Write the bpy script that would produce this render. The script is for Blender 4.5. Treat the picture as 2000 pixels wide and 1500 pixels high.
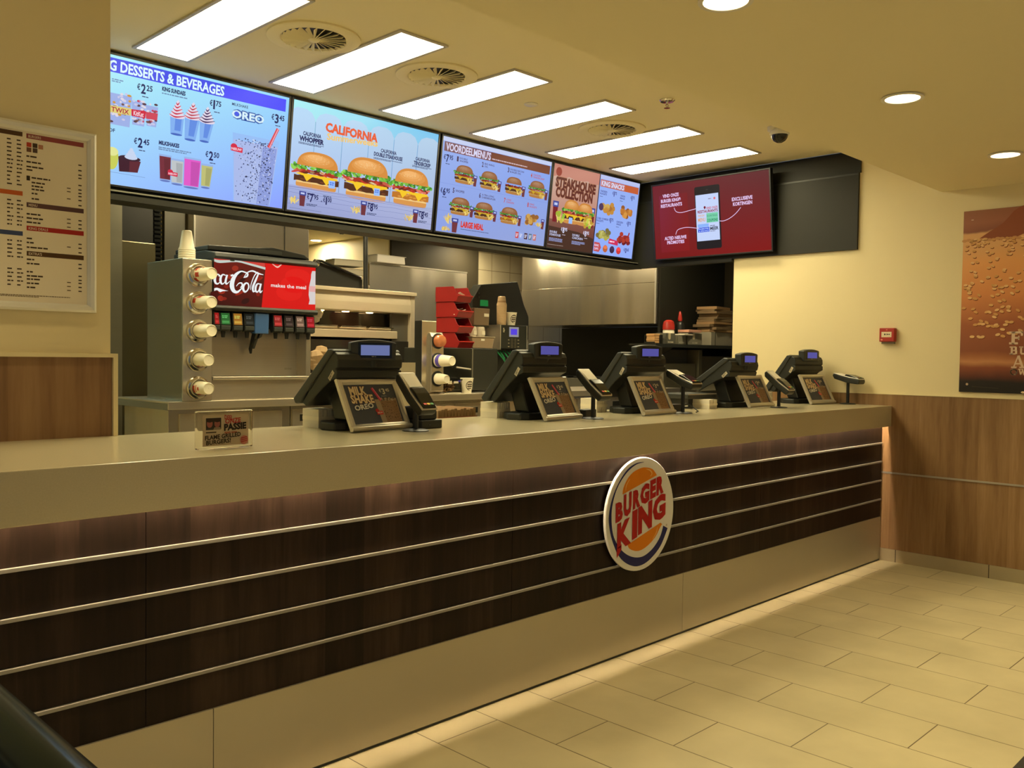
import bpy, bmesh, math, random
from mathutils import Vector, Matrix
random.seed(7)
R = math.radians
PI = math.pi
for o in list(bpy.data.objects):
    bpy.data.objects.remove(o)
COL = bpy.context.scene.collection
scene = bpy.context.scene

# ------------------------------------------------------------------ camera
cd = bpy.data.cameras.new('camera')
cam = bpy.data.objects.new('camera', cd)
COL.objects.link(cam)
cd.sensor_fit = 'HORIZONTAL'
cd.sensor_width = 36.0
cd.lens = 1745.14 / 2000 * 36.0
cd.clip_start = 0.05
cam.location = (-6.3503, -2.5017, 1.4098)
cam.rotation_euler = (1.5399, -0.0137, -0.7922)
scene.camera = cam

# ------------------------------------------------------------------ colour and world
scene.view_settings.view_transform = 'Standard'
scene.view_settings.look = 'None'
scene.view_settings.gamma = 1.0
scene.view_settings.use_curve_mapping = False
scene.view_settings.exposure = 0.0
w = bpy.data.worlds.new('world')
scene.world = w
w.use_nodes = True
bg = w.node_tree.nodes['Background']
bg.inputs[0].default_value = (0.74, 0.88, 1.0, 1)
bg.inputs[1].default_value = 0.16

PANEL_E = 20.0          # ceiling light panels
PANEL_C = (1.0, 0.875, 0.51)
DOWN_E = 9.0           # round downlights
SPOT_E = 130.0         # beam of each downlight
LED_E = 260.0            # strip under the worktop
KITCHEN_E = 620.0        # kitchen spot lamps


def S(r, g, b):
    def f(c):
        c /= 255.0
        return c / 12.92 if c <= 0.04045 else ((c + 0.055) / 1.055) ** 2.4
    return (f(r), f(g), f(b), 1.0)


# ------------------------------------------------------------------ materials
def newmat(name):
    m = bpy.data.materials.new(name)
    m.use_nodes = True
    return m, m.node_tree, m.node_tree.nodes['Principled BSDF']


def P(name, col, rough=.5, metal=0., spec=.5, var=.0, scale=8., bump=0., stretch=None, coat=0.):
    m, t, b = newmat(name)
    b.inputs['Base Color'].default_value = col if len(col) == 4 else (*col, 1)
    b.inputs['Roughness'].default_value = rough
    b.inputs['Metallic'].default_value = metal
    b.inputs['Specular IOR Level'].default_value = spec
    b.inputs['Coat Weight'].default_value = coat
    if var or bump:
        tc = t.nodes.new('ShaderNodeTexCoord')
        mp = t.nodes.new('ShaderNodeMapping')
        t.links.new(tc.outputs['Object'], mp.inputs['Vector'])
        if stretch:
            mp.inputs['Scale'].default_value = stretch
        n = t.nodes.new('ShaderNodeTexNoise')
        n.inputs['Scale'].default_value = scale
        n.inputs['Detail'].default_value = 5
        t.links.new(mp.outputs['Vector'], n.inputs['Vector'])
        if var:
            mx = t.nodes.new('ShaderNodeMix')
            mx.data_type = 'RGBA'
            c = list(col)[:3]
            mx.inputs[6].default_value = (*[x * (1 - var) for x in c], 1)
            mx.inputs[7].default_value = (*[min(1, x * (1 + var)) for x in c], 1)
            t.links.new(n.outputs['Fac'], mx.inputs[0])
            t.links.new(mx.outputs[2], b.inputs['Base Color'])
        if bump:
            bp = t.nodes.new('ShaderNodeBump')
            bp.inputs['Strength'].default_value = bump
            bp.inputs['Distance'].default_value = .002
            t.links.new(n.outputs['Fac'], bp.inputs['Height'])
            t.links.new(bp.outputs['Normal'], b.inputs['Normal'])
    return m


def wavy(m, k=.35):
    """gentle sheet-metal waviness: broad upright bands"""
    t = m.node_tree
    b = t.nodes['Principled BSDF']
    tc = t.nodes.new('ShaderNodeTexCoord'); mp = t.nodes.new('ShaderNodeMapping')
    mp.inputs['Scale'].default_value = (1.5, 1.5, .2)
    n = t.nodes.new('ShaderNodeTexNoise'); n.inputs['Scale'].default_value = 1.0; n.inputs['Detail'].default_value = 1.5
    t.links.new(tc.outputs['Object'], mp.inputs['Vector']); t.links.new(mp.outputs['Vector'], n.inputs['Vector'])
    bp = t.nodes.new('ShaderNodeBump'); bp.inputs['Strength'].default_value = k; bp.inputs['Distance'].default_value = .25
    t.links.new(n.outputs['Fac'], bp.inputs['Height'])
    old = b.inputs['Normal'].links[0].from_node if b.inputs['Normal'].is_linked else None
    if old:
        t.links.new(bp.outputs['Normal'], old.inputs['Normal'])
    else:
        t.links.new(bp.outputs['Normal'], b.inputs['Normal'])


def EM(name, col, strength, base=(0.004, 0.004, 0.004)):
    m, t, b = newmat(name)
    b.inputs['Base Color'].default_value = (*base, 1)
    b.inputs['Emission Color'].default_value = col if len(col) == 4 else (*col, 1)
    b.inputs['Emission Strength'].default_value = strength
    b.inputs['Roughness'].default_value = .35
    b.inputs['Specular IOR Level'].default_value = .08
    return m


def wood(name, dark, mid, light, plank=.13, axis=0, rough=.45, grain=1.0, spec=.3):
    """vertical-grain timber: planks along z, each plank its own tone"""
    m, t, b = newmat(name)
    N = t.nodes.new
    tc = N('ShaderNodeTexCoord')
    sep = N('ShaderNodeSeparateXYZ')
    t.links.new(tc.outputs['Object'], sep.inputs[0])
    dv = N('ShaderNodeMath'); dv.operation = 'DIVIDE'; dv.inputs[1].default_value = plank
    t.links.new(sep.outputs[axis], dv.inputs[0])
    fl = N('ShaderNodeMath'); fl.operation = 'FLOOR'
    t.links.new(dv.outputs[0], fl.inputs[0])
    wn = N('ShaderNodeTexWhiteNoise'); wn.noise_dimensions = '1D'
    t.links.new(fl.outputs[0], wn.inputs['W'])
    mp = N('ShaderNodeMapping')
    t.links.new(tc.outputs['Object'], mp.inputs['Vector'])
    mp.inputs['Scale'].default_value = (14, 14, 1.1)
    ad = N('ShaderNodeVectorMath'); ad.operation = 'ADD'
    t.links.new(mp.outputs['Vector'], ad.inputs[0])
    cm = N('ShaderNodeCombineXYZ')
    ml = N('ShaderNodeMath'); ml.operation = 'MULTIPLY'; ml.inputs[1].default_value = 37.0
    t.links.new(wn.outputs['Value'], ml.inputs[0])
    t.links.new(ml.outputs[0], cm.inputs[2])
    t.links.new(cm.outputs[0], ad.inputs[1])
    n1 = N('ShaderNodeTexNoise'); n1.inputs['Scale'].default_value = 1.0; n1.inputs['Detail'].default_value = 6
    n1.inputs['Distortion'].default_value = .6
    t.links.new(ad.outputs[0], n1.inputs['Vector'])
    n2 = N('ShaderNodeTexNoise'); n2.inputs['Scale'].default_value = 6.0; n2.inputs['Detail'].default_value = 4
    t.links.new(ad.outputs[0], n2.inputs['Vector'])
    a1 = N('ShaderNodeMath'); a1.operation = 'MULTIPLY_ADD'; a1.inputs[1].default_value = .55; a1.inputs[2].default_value = .02
    t.links.new(n1.outputs['Fac'], a1.inputs[0])
    a2 = N('ShaderNodeMath'); a2.operation = 'MULTIPLY_ADD'; a2.inputs[1].default_value = .25 * grain
    t.links.new(n2.outputs['Fac'], a2.inputs[0]); t.links.new(a1.outputs[0], a2.inputs[2])
    a3 = N('ShaderNodeMath'); a3.operation = 'MULTIPLY_ADD'; a3.inputs[1].default_value = .26
    t.links.new(wn.outputs['Value'], a3.inputs[0]); t.links.new(a2.outputs[0], a3.inputs[2])
    cr = N('ShaderNodeValToRGB')
    t.links.new(a3.outputs[0], cr.inputs[0])
    e = cr.color_ramp.elements
    e[0].position = .30; e[0].color = dark
    e[1].position = .80; e[1].color = light
    x = e.new(.55); x.color = mid
    t.links.new(cr.outputs[0], b.inputs['Base Color'])
    b.inputs['Roughness'].default_value = rough
    b.inputs['Specular IOR Level'].default_value = spec
    return m


def brick(name, c1, c2, mortar, w_, h_, offset, loc, rot=0., rough=.4, msize=.0025, spec=.4, axes=(0, 1), mottled=.12):
    m, t, b = newmat(name)
    N = t.nodes.new
    tc = N('ShaderNodeTexCoord')
    sp = N('ShaderNodeSeparateXYZ'); cm = N('ShaderNodeCombineXYZ')
    t.links.new(tc.outputs['Object'], sp.inputs[0])
    t.links.new(sp.outputs[axes[0]], cm.inputs[0]); t.links.new(sp.outputs[axes[1]], cm.inputs[1])
    mp = N('ShaderNodeMapping'); t.links.new(cm.outputs[0], mp.inputs['Vector'])
    mp.inputs['Location'].default_value = loc
    br = N('ShaderNodeTexBrick')
    br.offset = offset; br.offset_frequency = 2; br.squash = 1.0
    t.links.new(mp.outputs['Vector'], br.inputs['Vector'])
    br.inputs['Scale'].default_value = 1.0
    br.inputs['Brick Width'].default_value = w_
    br.inputs['Row Height'].default_value = h_
    br.inputs['Mortar Size'].default_value = msize
    br.inputs['Mortar Smooth'].default_value = .1
    br.inputs['Bias'].default_value = 0.
    br.inputs['Color1'].default_value = c1
    br.inputs['Color2'].default_value = c2
    br.inputs['Mortar'].default_value = mortar
    n = N('ShaderNodeTexNoise'); n.inputs['Scale'].default_value = 3.5; n.inputs['Detail'].default_value = 6
    t.links.new(tc.outputs['Object'], n.inputs['Vector'])
    cr = N('ShaderNodeValToRGB')
    cr.color_ramp.elements[0].color = (1 - mottled,) * 3 + (1,)
    cr.color_ramp.elements[1].color = (1 + mottled,) * 3 + (1,)
    cr.color_ramp.elements[0].position = .3; cr.color_ramp.elements[1].position = .7
    t.links.new(n.outputs['Fac'], cr.inputs[0])
    mx = N('ShaderNodeMix'); mx.data_type = 'RGBA'; mx.blend_type = 'MULTIPLY'; mx.inputs[0].default_value = 1
    t.links.new(br.outputs['Color'], mx.inputs[6]); t.links.new(cr.outputs[0], mx.inputs[7])
    t.links.new(mx.outputs[2], b.inputs['Base Color'])
    b.inputs['Roughness'].default_value = rough
    b.inputs['Specular IOR Level'].default_value = spec
    return m


M = {}
M['cream'] = P('cream_paint', (.80, .68, .40), .55, var=.02, scale=2)
M['ceiling'] = P('ceiling_paint', (.84, .75, .50), .8, spec=.15, var=.015, scale=1.5)
M['white_steel'] = P('powder_coat_white', (.75, .72, .66), .4)
M['grey_frame'] = P('lamp_frame_grey', (.50, .46, .40), .45, var=.05)
M['worktop'] = P('speckled_stone_worktop', (.55, .48, .315), .2, spec=.65, var=.10, scale=220)
M['walnut'] = wood('walnut_boards', (.009, .005, .003, 1), (.020, .011, .007, 1), (.050, .029, .019, 1), .16, 0, .48, spec=.18)
M['oak'] = wood('oak_boards', (.19, .10, .042, 1), (.31, .18, .08, 1), (.45, .28, .14, 1), .19, 1, .45)
M['oakx'] = wood('oak_boards_left', (.15, .08, .038, 1), (.27, .15, .07, 1), (.37, .225, .11, 1), .15, 0, .45)
M['kick'] = P('satin_kick_panel', (.48, .42, .30), .24, metal=.35, var=.04, scale=3)
M['steel'] = P('brushed_steel', (.64, .58, .47), .27, metal=.92, var=.07, scale=3, stretch=(30, 30, 1.2), bump=.06)
M['steel_h'] = P('brushed_steel_level', (.62, .56, .46), .34, metal=.88, var=.06, scale=4, stretch=(1, 1, 40), bump=.06)
wavy(M['steel'])
wavy(M['steel_h'], .2)
M['steel_warm'] = P('bright_steel', (.80, .70, .50), .34, metal=.45, var=.05, scale=4, stretch=(1, 1, 40), bump=.05)
M['rail_metal'] = P('satin_metal_rail', (.27, .25, .21), .40, metal=.1, var=.03, scale=30)
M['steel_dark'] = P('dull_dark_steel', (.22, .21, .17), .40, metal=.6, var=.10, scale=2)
M['alu'] = P('anodised_aluminium', (.62, .58, .50), .35, metal=.75, var=.03, scale=30)
M['chrome'] = P('chrome', (.75, .72, .66), .12, metal=1., var=.02)
M['black'] = P('black_plastic', (.010, .011, .009), .42, var=.15, scale=30)
M['pos'] = P('charcoal_plastic', (.017, .019, .015), .46, var=.10, scale=60, bump=.04)
M['pos2'] = P('graphite_plastic', (.028, .031, .027), .44, var=.08, scale=60)
M['rail'] = P('rail_black_cool_sheen', (.004, .014, .018), .2, spec=.35, var=.1)
M['rail'].node_tree.nodes['Principled BSDF'].inputs['Specular Tint'].default_value = (.35, .85, 1.0, 1)  # teal base and tint paint a cool reflected highlight onto the black tube
M['gloss'] = P('gloss_black', (.008, .009, .008), .12, var=.1)
M['bezel'] = P('screen_bezel', (.010, .010, .012), .35, var=.1)
M['darkpaint'] = P('charcoal_board', (.016, .0155, .011), .50, spec=.3, var=.06, scale=6)
M['darkwall'] = P('dark_kitchen_wall', (.036, .030, .018), .6, spec=.2, var=.05)
M['white'] = P('white_plastic', (.78, .74, .66), .4, var=.02)
M['paper'] = P('paper', (.76, .70, .56), .7, var=.04, scale=14)
M['cup'] = P('paper_cup', (.84, .77, .60), .55, var=.02)
M['kraft'] = P('kraft_board', (.36, .22, .10), .7, var=.10, scale=10)
M['kraft_dark'] = P('kraft_board_brown', (.22, .15, .075), .75, var=.12, scale=10)
M['red'] = P('red_plastic', (.30, .012, .012), .35, var=.05)
M['firered'] = P('alarm_red', (.42, .025, .014), .4, var=.04)
M['clear'] = None
m, t, b = newmat('clear_acrylic')
b.inputs['Base Color'].default_value = (.92, .90, .82, 1)
b.inputs['Roughness'].default_value = .03
b.inputs['Transmission Weight'].default_value = 1.0
b.inputs['IOR'].default_value = 1.12
M['clear'] = m
M['clearbox'] = m
m, t, b = newmat('dark_glass')
b.inputs['Base Color'].default_value = (.03, .028, .022, 1)
b.inputs['Roughness'].default_value = .06
M['darkglass'] = m
M['tile'] = brick('floor_tiles', (.46, .40, .24, 1), (.49, .425, .26, 1), (.10, .07, .035, 1), .606, .3030, .5,
                  (0.374, 0.0, 0), axes=(1, 0), rough=.38, msize=.0022, mottled=.10)
M['walltile'] = brick('wall_tiles', (.46, .40, .27, 1), (.48, .42, .29, 1), (.16, .13, .08, 1), .30, .20, 0.,
                      (0, 0, 0), axes=(0, 2), rough=.25, msize=.003, mottled=.03)
M['walltile_x'] = brick('wall_tiles_side', (.46, .40, .27, 1), (.48, .42, .29, 1), (.16, .13, .08, 1), .40, .40, 0.,
                        (0, 0, 0), axes=(1, 2), rough=.25, msize=.003, mottled=.03)
M['base_tile'] = brick('plinth_tiles', (.40, .33, .20, 1), (.42, .34, .21, 1), (.07, .05, .03, 1), .604, .5, 0.,
                       (0.052, .1, 0), axes=(1, 2), rough=.4, msize=.003, mottled=.06)
M['light'] = EM('light_panel', PANEL_C, PANEL_E, (.8, .8, .8))
M['down'] = EM('downlight_lens', (1.0, .80, .46), DOWN_E, (.8, .8, .8))
M['led'] = EM('led_strip', (1.0, .80, .56), LED_E, (.8, .8, .8))
M['kitchen'] = EM('kitchen_lamp', (1.0, .84, .52), KITCHEN_E, (.8, .8, .8))
M['heat'] = EM('heat_lamp', (1.0, .62, .25), 14., (.8, .8, .8))


# ------------------------------------------------------------------ mesh helpers
class MB:
    def __init__(self):
        self.bm = bmesh.new()

    def box(self, x0, x1, y0, y1, z0, z1, rot=None, piv=None):
        g = bmesh.ops.create_cube(self.bm, size=1)['verts']
        for v in g:
            v.co = Vector(((x0 + x1) / 2 + v.co.x * (x1 - x0), (y0 + y1) / 2 + v.co.y * (y1 - y0), (z0 + z1) / 2 + v.co.z * (z1 - z0)))
        self._rot(g, rot, piv)
        return self

    def _rot(self, g, rot, piv):
        if rot is not None:
            p = Vector(piv if piv is not None else (0, 0, 0))
            for v in g:
                v.co = rot @ (v.co - p) + p

    def prism(self, poly, a, b_, axis='x'):
        """2-D outline swept along an axis; outline in the two other axes in order"""
        def q(u, v, s):
            return {'x': (s, u, v), 'y': (u, s, v), 'z': (u, v, s)}[axis]
        A = [self.bm.verts.new(q(u, v, a)) for u, v in poly]
        B = [self.bm.verts.new(q(u, v, b_)) for u, v in poly]
        n = len(poly)
        self.bm.faces.new(A)
        self.bm.faces.new(B[::-1])
        for i in range(n):
            j = (i + 1) % n
            self.bm.faces.new((A[i], B[i], B[j], A[j]))
        return self

    def lathe(self, prof, o=(0, 0, 0), d=(0, 0, 1), n=28, cap=True):
        """profile of (radius, height) pairs turned about axis d through o"""
        d = Vector(d).normalized()
        q = d.to_track_quat('Z', 'Y').to_matrix()
        rings = []
        for r, h in prof:
            rings.append([self.bm.verts.new(Vector(o) + q @ Vector((r * math.cos(2 * PI * i / n), r * math.sin(2 * PI * i / n), h))) for i in range(n)])
        for a, c in zip(rings, rings[1:]):
            for i in range(n):
                j = (i + 1) % n
                self.bm.faces.new((a[i], a[j], c[j], c[i]))
        if cap:
            self.bm.faces.new(rings[0][::-1])
            self.bm.faces.new(rings[-1])
        return self

    def cyl(self, o, d, r, h, r2=None, n=24):
        return self.lathe([(r, 0), (r if r2 is None else r2, h)], o, d, n)

    def tube(self, pts, r, n=10):
        pts = [Vector(p) for p in pts]
        rings = []
        up = Vector((0, 0, 1))
        for i, p in enumerate(pts):
            t = (pts[min(i + 1, len(pts) - 1)] - pts[max(i - 1, 0)]).normalized()
            s = t.cross(up)
            if s.length < .01:
                s = t.cross(Vector((1, 0, 0)))
            s.normalize()
            u = s.cross(t)
            rings.append([self.bm.verts.new(p + r * (math.cos(2 * PI * k / n) * s + math.sin(2 * PI * k / n) * u)) for k in range(n)])
        for a, c in zip(rings, rings[1:]):
            for k in range(n):
                l = (k + 1) % n
                self.bm.faces.new((a[k], a[l], c[l], c[k]))
        self.bm.faces.new(rings[0][::-1])
        self.bm.faces.new(rings[-1])
        return self

    def quad(self, *p):
        self.bm.faces.new([self.bm.verts.new(x) for x in p])
        return self

    def build(self, name, mat, parent=None, bevel=0., seg=2, smooth=False):
        bmesh.ops.recalc_face_normals(self.bm, faces=self.bm.faces)
        me = bpy.data.meshes.new(name)
        self.bm.to_mesh(me)
        self.bm.free()
        ob = bpy.data.objects.new(name, me)
        COL.objects.link(ob)
        me.materials.append(mat)
        if parent:
            ob.parent = parent
        if smooth:
            for p in me.polygons:
                p.use_smooth = True
            me.set_sharp_from_angle(angle=R(35))
        if bevel:
            md = ob.modifiers.new('bevel', 'BEVEL')
            md.width = bevel
            md.segments = seg
            md.limit_method = 'ANGLE'
            md.angle_limit = R(40)
        return ob


def bx(x0, x1, y0, y1, z0, z1, name, mat, parent=None, bevel=0.):
    return MB().box(x0, x1, y0, y1, z0, z1).build(name, mat, parent, bevel)


def tag(o, label, cat, group=None, kind=None):
    o['label'] = label
    o['category'] = cat
    if group:
        o['group'] = group
    if kind:
        o['kind'] = kind
    return o


def thing(name, loc, label, cat, group=None, rz=0.):
    o = bpy.data.objects.new(name, None)
    COL.objects.link(o)
    o.empty_display_size = .1
    o.location = loc
    o.rotation_euler = (0, 0, rz)
    return tag(o, label, cat, group)


def struct(o):
    o['kind'] = 'structure'
    return o


def copy_tree(o, parent=None):
    c = o.copy()
    COL.objects.link(c)
    c.parent = parent
    for ch in o.children:
        copy_tree(ch, c)
    return c


# ------------------------------------------------------------------ printed / displayed artwork
_pm = {}


def pmat(col, em):
    k = (tuple(col), em)
    if k not in _pm:
        if em:
            _pm[k] = EM('display_colour', S(*col), em)
        else:
            _pm[k] = P('print_ink', S(*col), .5, spec=.3)
    return _pm[k]


_tc = {}


def glyphs(s, bold):
    k = (s, bold)
    if k not in _tc:
        cu = bpy.data.curves.new('text', 'FONT')
        cu.body = s
        cu.offset = bold
        cu.resolution_u = 2
        ob = bpy.data.objects.new('text', cu)
        me = ob.to_mesh()
        vs = [(v.co.x, v.co.y) for v in me.vertices]
        fs = [tuple(p.vertices) for p in me.polygons]
        ob.to_mesh_clear()
        bpy.data.objects.remove(ob)
        bpy.data.curves.remove(cu)
        _tc[k] = (vs, fs)
    return _tc[k]


class Art:
    """flat artwork in metres (x right, y up), stacked in thin layers"""
    def __init__(self, em=0., step=.0003):
        self.v, self.f, self.mi, self.m = [], [], [], []
        self.em, self.step = em, step

    def mat(self, col):
        m = col if not isinstance(col, tuple) else pmat(col, self.em)
        if m not in self.m:
            self.m.append(m)
        return self.m.index(m)

    def poly(self, pts, col, z=1):
        n = len(self.v)
        self.v += [(x, y, z * self.step) for x, y in pts]
        a = sum(pts[i][0] * pts[(i + 1) % len(pts)][1] - pts[(i + 1) % len(pts)][0] * pts[i][1] for i in range(len(pts)))
        idx = list(range(n, n + len(pts)))
        self.f.append(idx if a > 0 else idx[::-1])
        self.mi.append(self.mat(col))

    def rect(self, x0, y0, x1, y1, col, z=1):
        self.poly([(x0, y0), (x1, y0), (x1, y1), (x0, y1)], col, z)

    def ell(self, cx, cy, rx, ry, col, z=1, n=24, a0=0, a1=360, rot=0):
        c, s = math.cos(R(rot)), math.sin(R(rot))
        p = []
        k = n if a1 - a0 >= 360 else n + 1
        for i in range(k):
            t = R(a0 + (a1 - a0) * i / n)
            x, y = rx * math.cos(t), ry * math.sin(t)
            p.append((cx + c * x - s * y, cy + s * x + c * y))
        self.poly(p, col, z)

    def line(self, pts, w_, col, z=1, w1=None):
        n = len(pts)
        for i in range(n - 1):
            (x0, y0), (x1, y1) = pts[i], pts[i + 1]
            d = math.hypot(x1 - x0, y1 - y0) or 1
            wa = w_ if w1 is None else w_ + (w1 - w_) * i / (n - 1)
            wb = w_ if w1 is None else w_ + (w1 - w_) * (i + 1) / (n - 1)
            nx, ny = -(y1 - y0) / d / 2, (x1 - x0) / d / 2
            self.poly([(x0 - nx * wa, y0 - ny * wa), (x1 - nx * wb, y1 - ny * wb), (x1 + nx * wb, y1 + ny * wb), (x0 + nx * wa, y0 + ny * wa)], col, z)
            if i:
                self.ell(x0, y0, wa / 2, wa / 2, col, z, 8)

    def brush(self, pts, widths, col, z=1, sub=5):
        """smooth calligraphic stroke through pts with a width at each point"""
        P_, W_ = [], []
        n = len(pts)
        for i in range(n - 1):
            p0 = pts[max(i - 1, 0)]; p1 = pts[i]; p2 = pts[i + 1]; p3 = pts[min(i + 2, n - 1)]
            for k in range(sub):
                t = k / sub
                P_.append(tuple(.5 * (2 * p1[j] + (p2[j] - p0[j]) * t + (2 * p0[j] - 5 * p1[j] + 4 * p2[j] - p3[j]) * t * t + (3 * p1[j] - p0[j] - 3 * p2[j] + p3[j]) * t ** 3) for j in (0, 1)))
                W_.append(widths[i] * (1 - t) + widths[i + 1] * t)
        P_.append(pts[-1]); W_.append(widths[-1])
        L, Q = [], []
        for i, p in enumerate(P_):
            a, b_ = P_[max(i - 1, 0)], P_[min(i + 1, len(P_) - 1)]
            dx, dy = b_[0] - a[0], b_[1] - a[1]
            d = math.hypot(dx, dy) or 1
            L.append((p[0] - dy / d * W_[i] / 2, p[1] + dx / d * W_[i] / 2))
            Q.append((p[0] + dy / d * W_[i] / 2, p[1] - dx / d * W_[i] / 2))
        for i in range(len(P_) - 1):
            self.poly([Q[i], Q[i + 1], L[i + 1], L[i]], col, z)

    def text(self, s, x, y, h, col, w_=None, bold=.0, z=2, ang=0., shear=0., anchor='l', flip=1):
        vs, fs = glyphs(s, bold)
        if not vs:
            return
        x0 = min(v[0] for v in vs); x1 = max(v[0] for v in vs)
        k = h / .73
        kx = k if w_ is None else w_ / (x1 - x0)
        wid = (x1 - x0) * kx
        ox = {'l': 0, 'c': -wid / 2, 'r': -wid}[anchor]
        c, s_ = math.cos(R(ang)), math.sin(R(ang))
        n = len(self.v)
        for vx, vy in vs:
            lx = (vx - x0) * kx + ox
            ly = vy * k
            ly += lx * shear
            self.v.append((x + c * lx - s_ * ly, y + s_ * lx + c * ly, z * self.step))
        mi = self.mat(col)
        for f in fs:
            self.f.append([n + i for i in f])
            self.mi.append(mi)

    def dashes(self, x, y, w_, h, col, z=2, rows=1, gap=1.6, seed=1):
        """lines of print too small to read"""
        rn = random.Random(seed)
        for r in range(rows):
            cx = x
            end = x + w_ * (1 if r < rows - 1 else rn.uniform(.6, 1))
            while cx < end - h:
                l = min(rn.uniform(1.2, 4) * h, end - cx)
                self.rect(cx, y - r * h * gap - h / 2, cx + l, y - r * h * gap + h / 2, col, z)
                cx += l + h * .5

    def build(self, name, parent, mat4=None):
        me = bpy.data.meshes.new(name)
        me.from_pydata(self.v, [], self.f)
        for m_ in self.m:
            me.materials.append(m_)
        me.polygons.foreach_set('material_index', self.mi)
        me.update()
        ob = bpy.data.objects.new(name, me)
        COL.objects.link(ob)
        if parent:
            ob.parent = parent
        if mat4 is not None:
            ob.matrix_local = mat4
        return ob


def frame_mat(o, u, v):
    """matrix of a flat sheet: origin o, u to the right, v up (world or parent axes)"""
    u = Vector(u).normalized(); v = Vector(v).normalized(); n = u.cross(v)
    m_ = Matrix(((u.x, v.x, n.x, o[0]), (u.y, v.y, n.y, o[1]), (u.z, v.z, n.z, o[2]), (0, 0, 0, 1)))
    return m_


def screen_mat(name, c00, c10, c01, c11, wid, hei, strength):
    """four-corner blend of display colours (an LCD seen at an angle)"""
    m, t, b = newmat(name)
    N = t.nodes.new
    tc = N('ShaderNodeTexCoord'); sp = N('ShaderNodeSeparateXYZ')
    t.links.new(tc.outputs['Object'], sp.inputs[0])
    def dv(o, k):
        d = N('ShaderNodeMath'); d.operation = 'DIVIDE'; d.use_clamp = True; d.inputs[1].default_value = k
        t.links.new(o, d.inputs[0]); return d.outputs[0]
    u, v = dv(sp.outputs[0], wid), dv(sp.outputs[1], hei)
    def mix(f, a, c):
        x = N('ShaderNodeMix'); x.data_type = 'RGBA'
        t.links.new(f, x.inputs[0])
        for i, k in ((6, a), (7, c)):
            if isinstance(k, tuple): x.inputs[i].default_value = k
            else: t.links.new(k, x.inputs[i])
        return x.outputs[2]
    c = mix(v, mix(u, S(*c00), S(*c10)), mix(u, S(*c01), S(*c11)))
    t.links.new(c, b.inputs['Emission Color'])
    b.inputs['Base Color'].default_value = (.004, .004, .004, 1)
    b.inputs['Emission Strength'].default_value = strength
    b.inputs['Roughness'].default_value = .3
    b.inputs['Specular IOR Level'].default_value = .08
    return m

# ================================================================== THE SETTING
struct(bx(-9, 4, -6, 9, -.1, 0, 'floor', M['tile']))
struct(bx(-9, 0, -.29, 2.27, 2.93, 3.05, 'ceiling', M['ceiling']))
struct(bx(-9, .03, -6, -.29, 2.56, 3.05, 'ceiling', M['ceiling']))
struct(bx(-6.2, 3, 2.35, 8.6, 2.67, 2.79, 'ceiling', M['ceiling']))
wr = struct(MB().box(.006, .16, -6, 1.285, 0, 2.765).box(.03, .16, -.29, 2.27, 2.765, 2.93).build('wall_right', M['cream']))
wp = bx(-.004, .006, -6, 1.284, .088, 1.178, 'wall_panel', M['oak'], wr)
bx(-.008, .006, -6, 1.284, 1.178, 1.186, 'panel_cap', M['cream'], wr)
bx(-.010, -.004, -6, .06, .621, .633, 'metal_rail', M['alu'], wr)
struct(bx(-.006, .006, -6, 1.284, 0, .087, 'baseboard_right', M['base_tile']))
wl = struct(bx(-9, -5.058, .83, .95, 0, 2.93, 'wall_left', M['cream']))
bx(-9, -5.058, .818, .83, 1.10, 1.386, 'wall_panel', M['oakx'], wl)
MB().box(-9, -5.04, .806, .95, 1.386, 1.400).box(-5.056, -5.04, .806, .95, 1.10, 1.386).build('panel_frame', M['cream'], wl)
# kitchen shell
struct(bx(-6.2, -6.05, .95, 8.6, 0, 2.93, 'wall_kitchen_left', M['cream']))
struct(bx(-6.2, 3, 8.5, 8.65, 0, 2.79, 'wall_kitchen_back', M['cream']))
struct(bx(-.6, -.5, 5.0, 8.5, 0, 2.67, 'wall_kitchen_middle', M['cream']))
struct(bx(-.585, .655, 4.97, 5.0, 0, 2.67, 'wall_kitchen_dark', M['darkwall']))
struct(bx(.655, 2.9, 5.0, 5.1, 0, 2.67, 'wall_kitchen_tiled', M['walltile']))
struct(bx(1.03, 2.3, 2.715, 2.74, 0, 2.67, 'wall_kitchen_side', M['darkpaint']))
struct(bx(2.22, 2.34, -.5, 2.715, 0, 2.93, 'wall_kitchen_right', M['darkwall']))
struct(bx(.16, 2.34, -.6, 2.35, 2.67, 2.79, 'ceiling', M['ceiling']))
# dark bulkhead that carries the screens
struct(bx(-5.056, .0, 2.27, 2.35, 2.215, 2.93, 'wall_bulkhead', M['darkpaint']))
struct(MB().box(-.016, .006, .275, 2.27, 2.215, 2.766).box(.012, .03, .275, 2.27, 2.765, 2.93).box(.006, .05, 1.285, 2.35, 2.215, 2.93).build('wall_bulkhead_right', M['darkpaint']))
struct(MB().box(-5.056, 0, 2.19, 2.35, 2.185, 2.215).build('trim_1', M['darkpaint']))
struct(MB().box(-5.056, -.02, 2.215, 2.27, 2.232, 2.240).build('trim_3', M['steel_dark']))
struct(bx(-.0175, -.015, .275, 2.27, 2.750, 2.762, 'seam_shadow_strip', M['black']))  # black strip drawn as the shadow line under the wall lip
struct(MB().box(-.03, .03, 1.285, 2.19, 2.19, 2.215).build('trim_2', M['darkpaint']))

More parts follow.
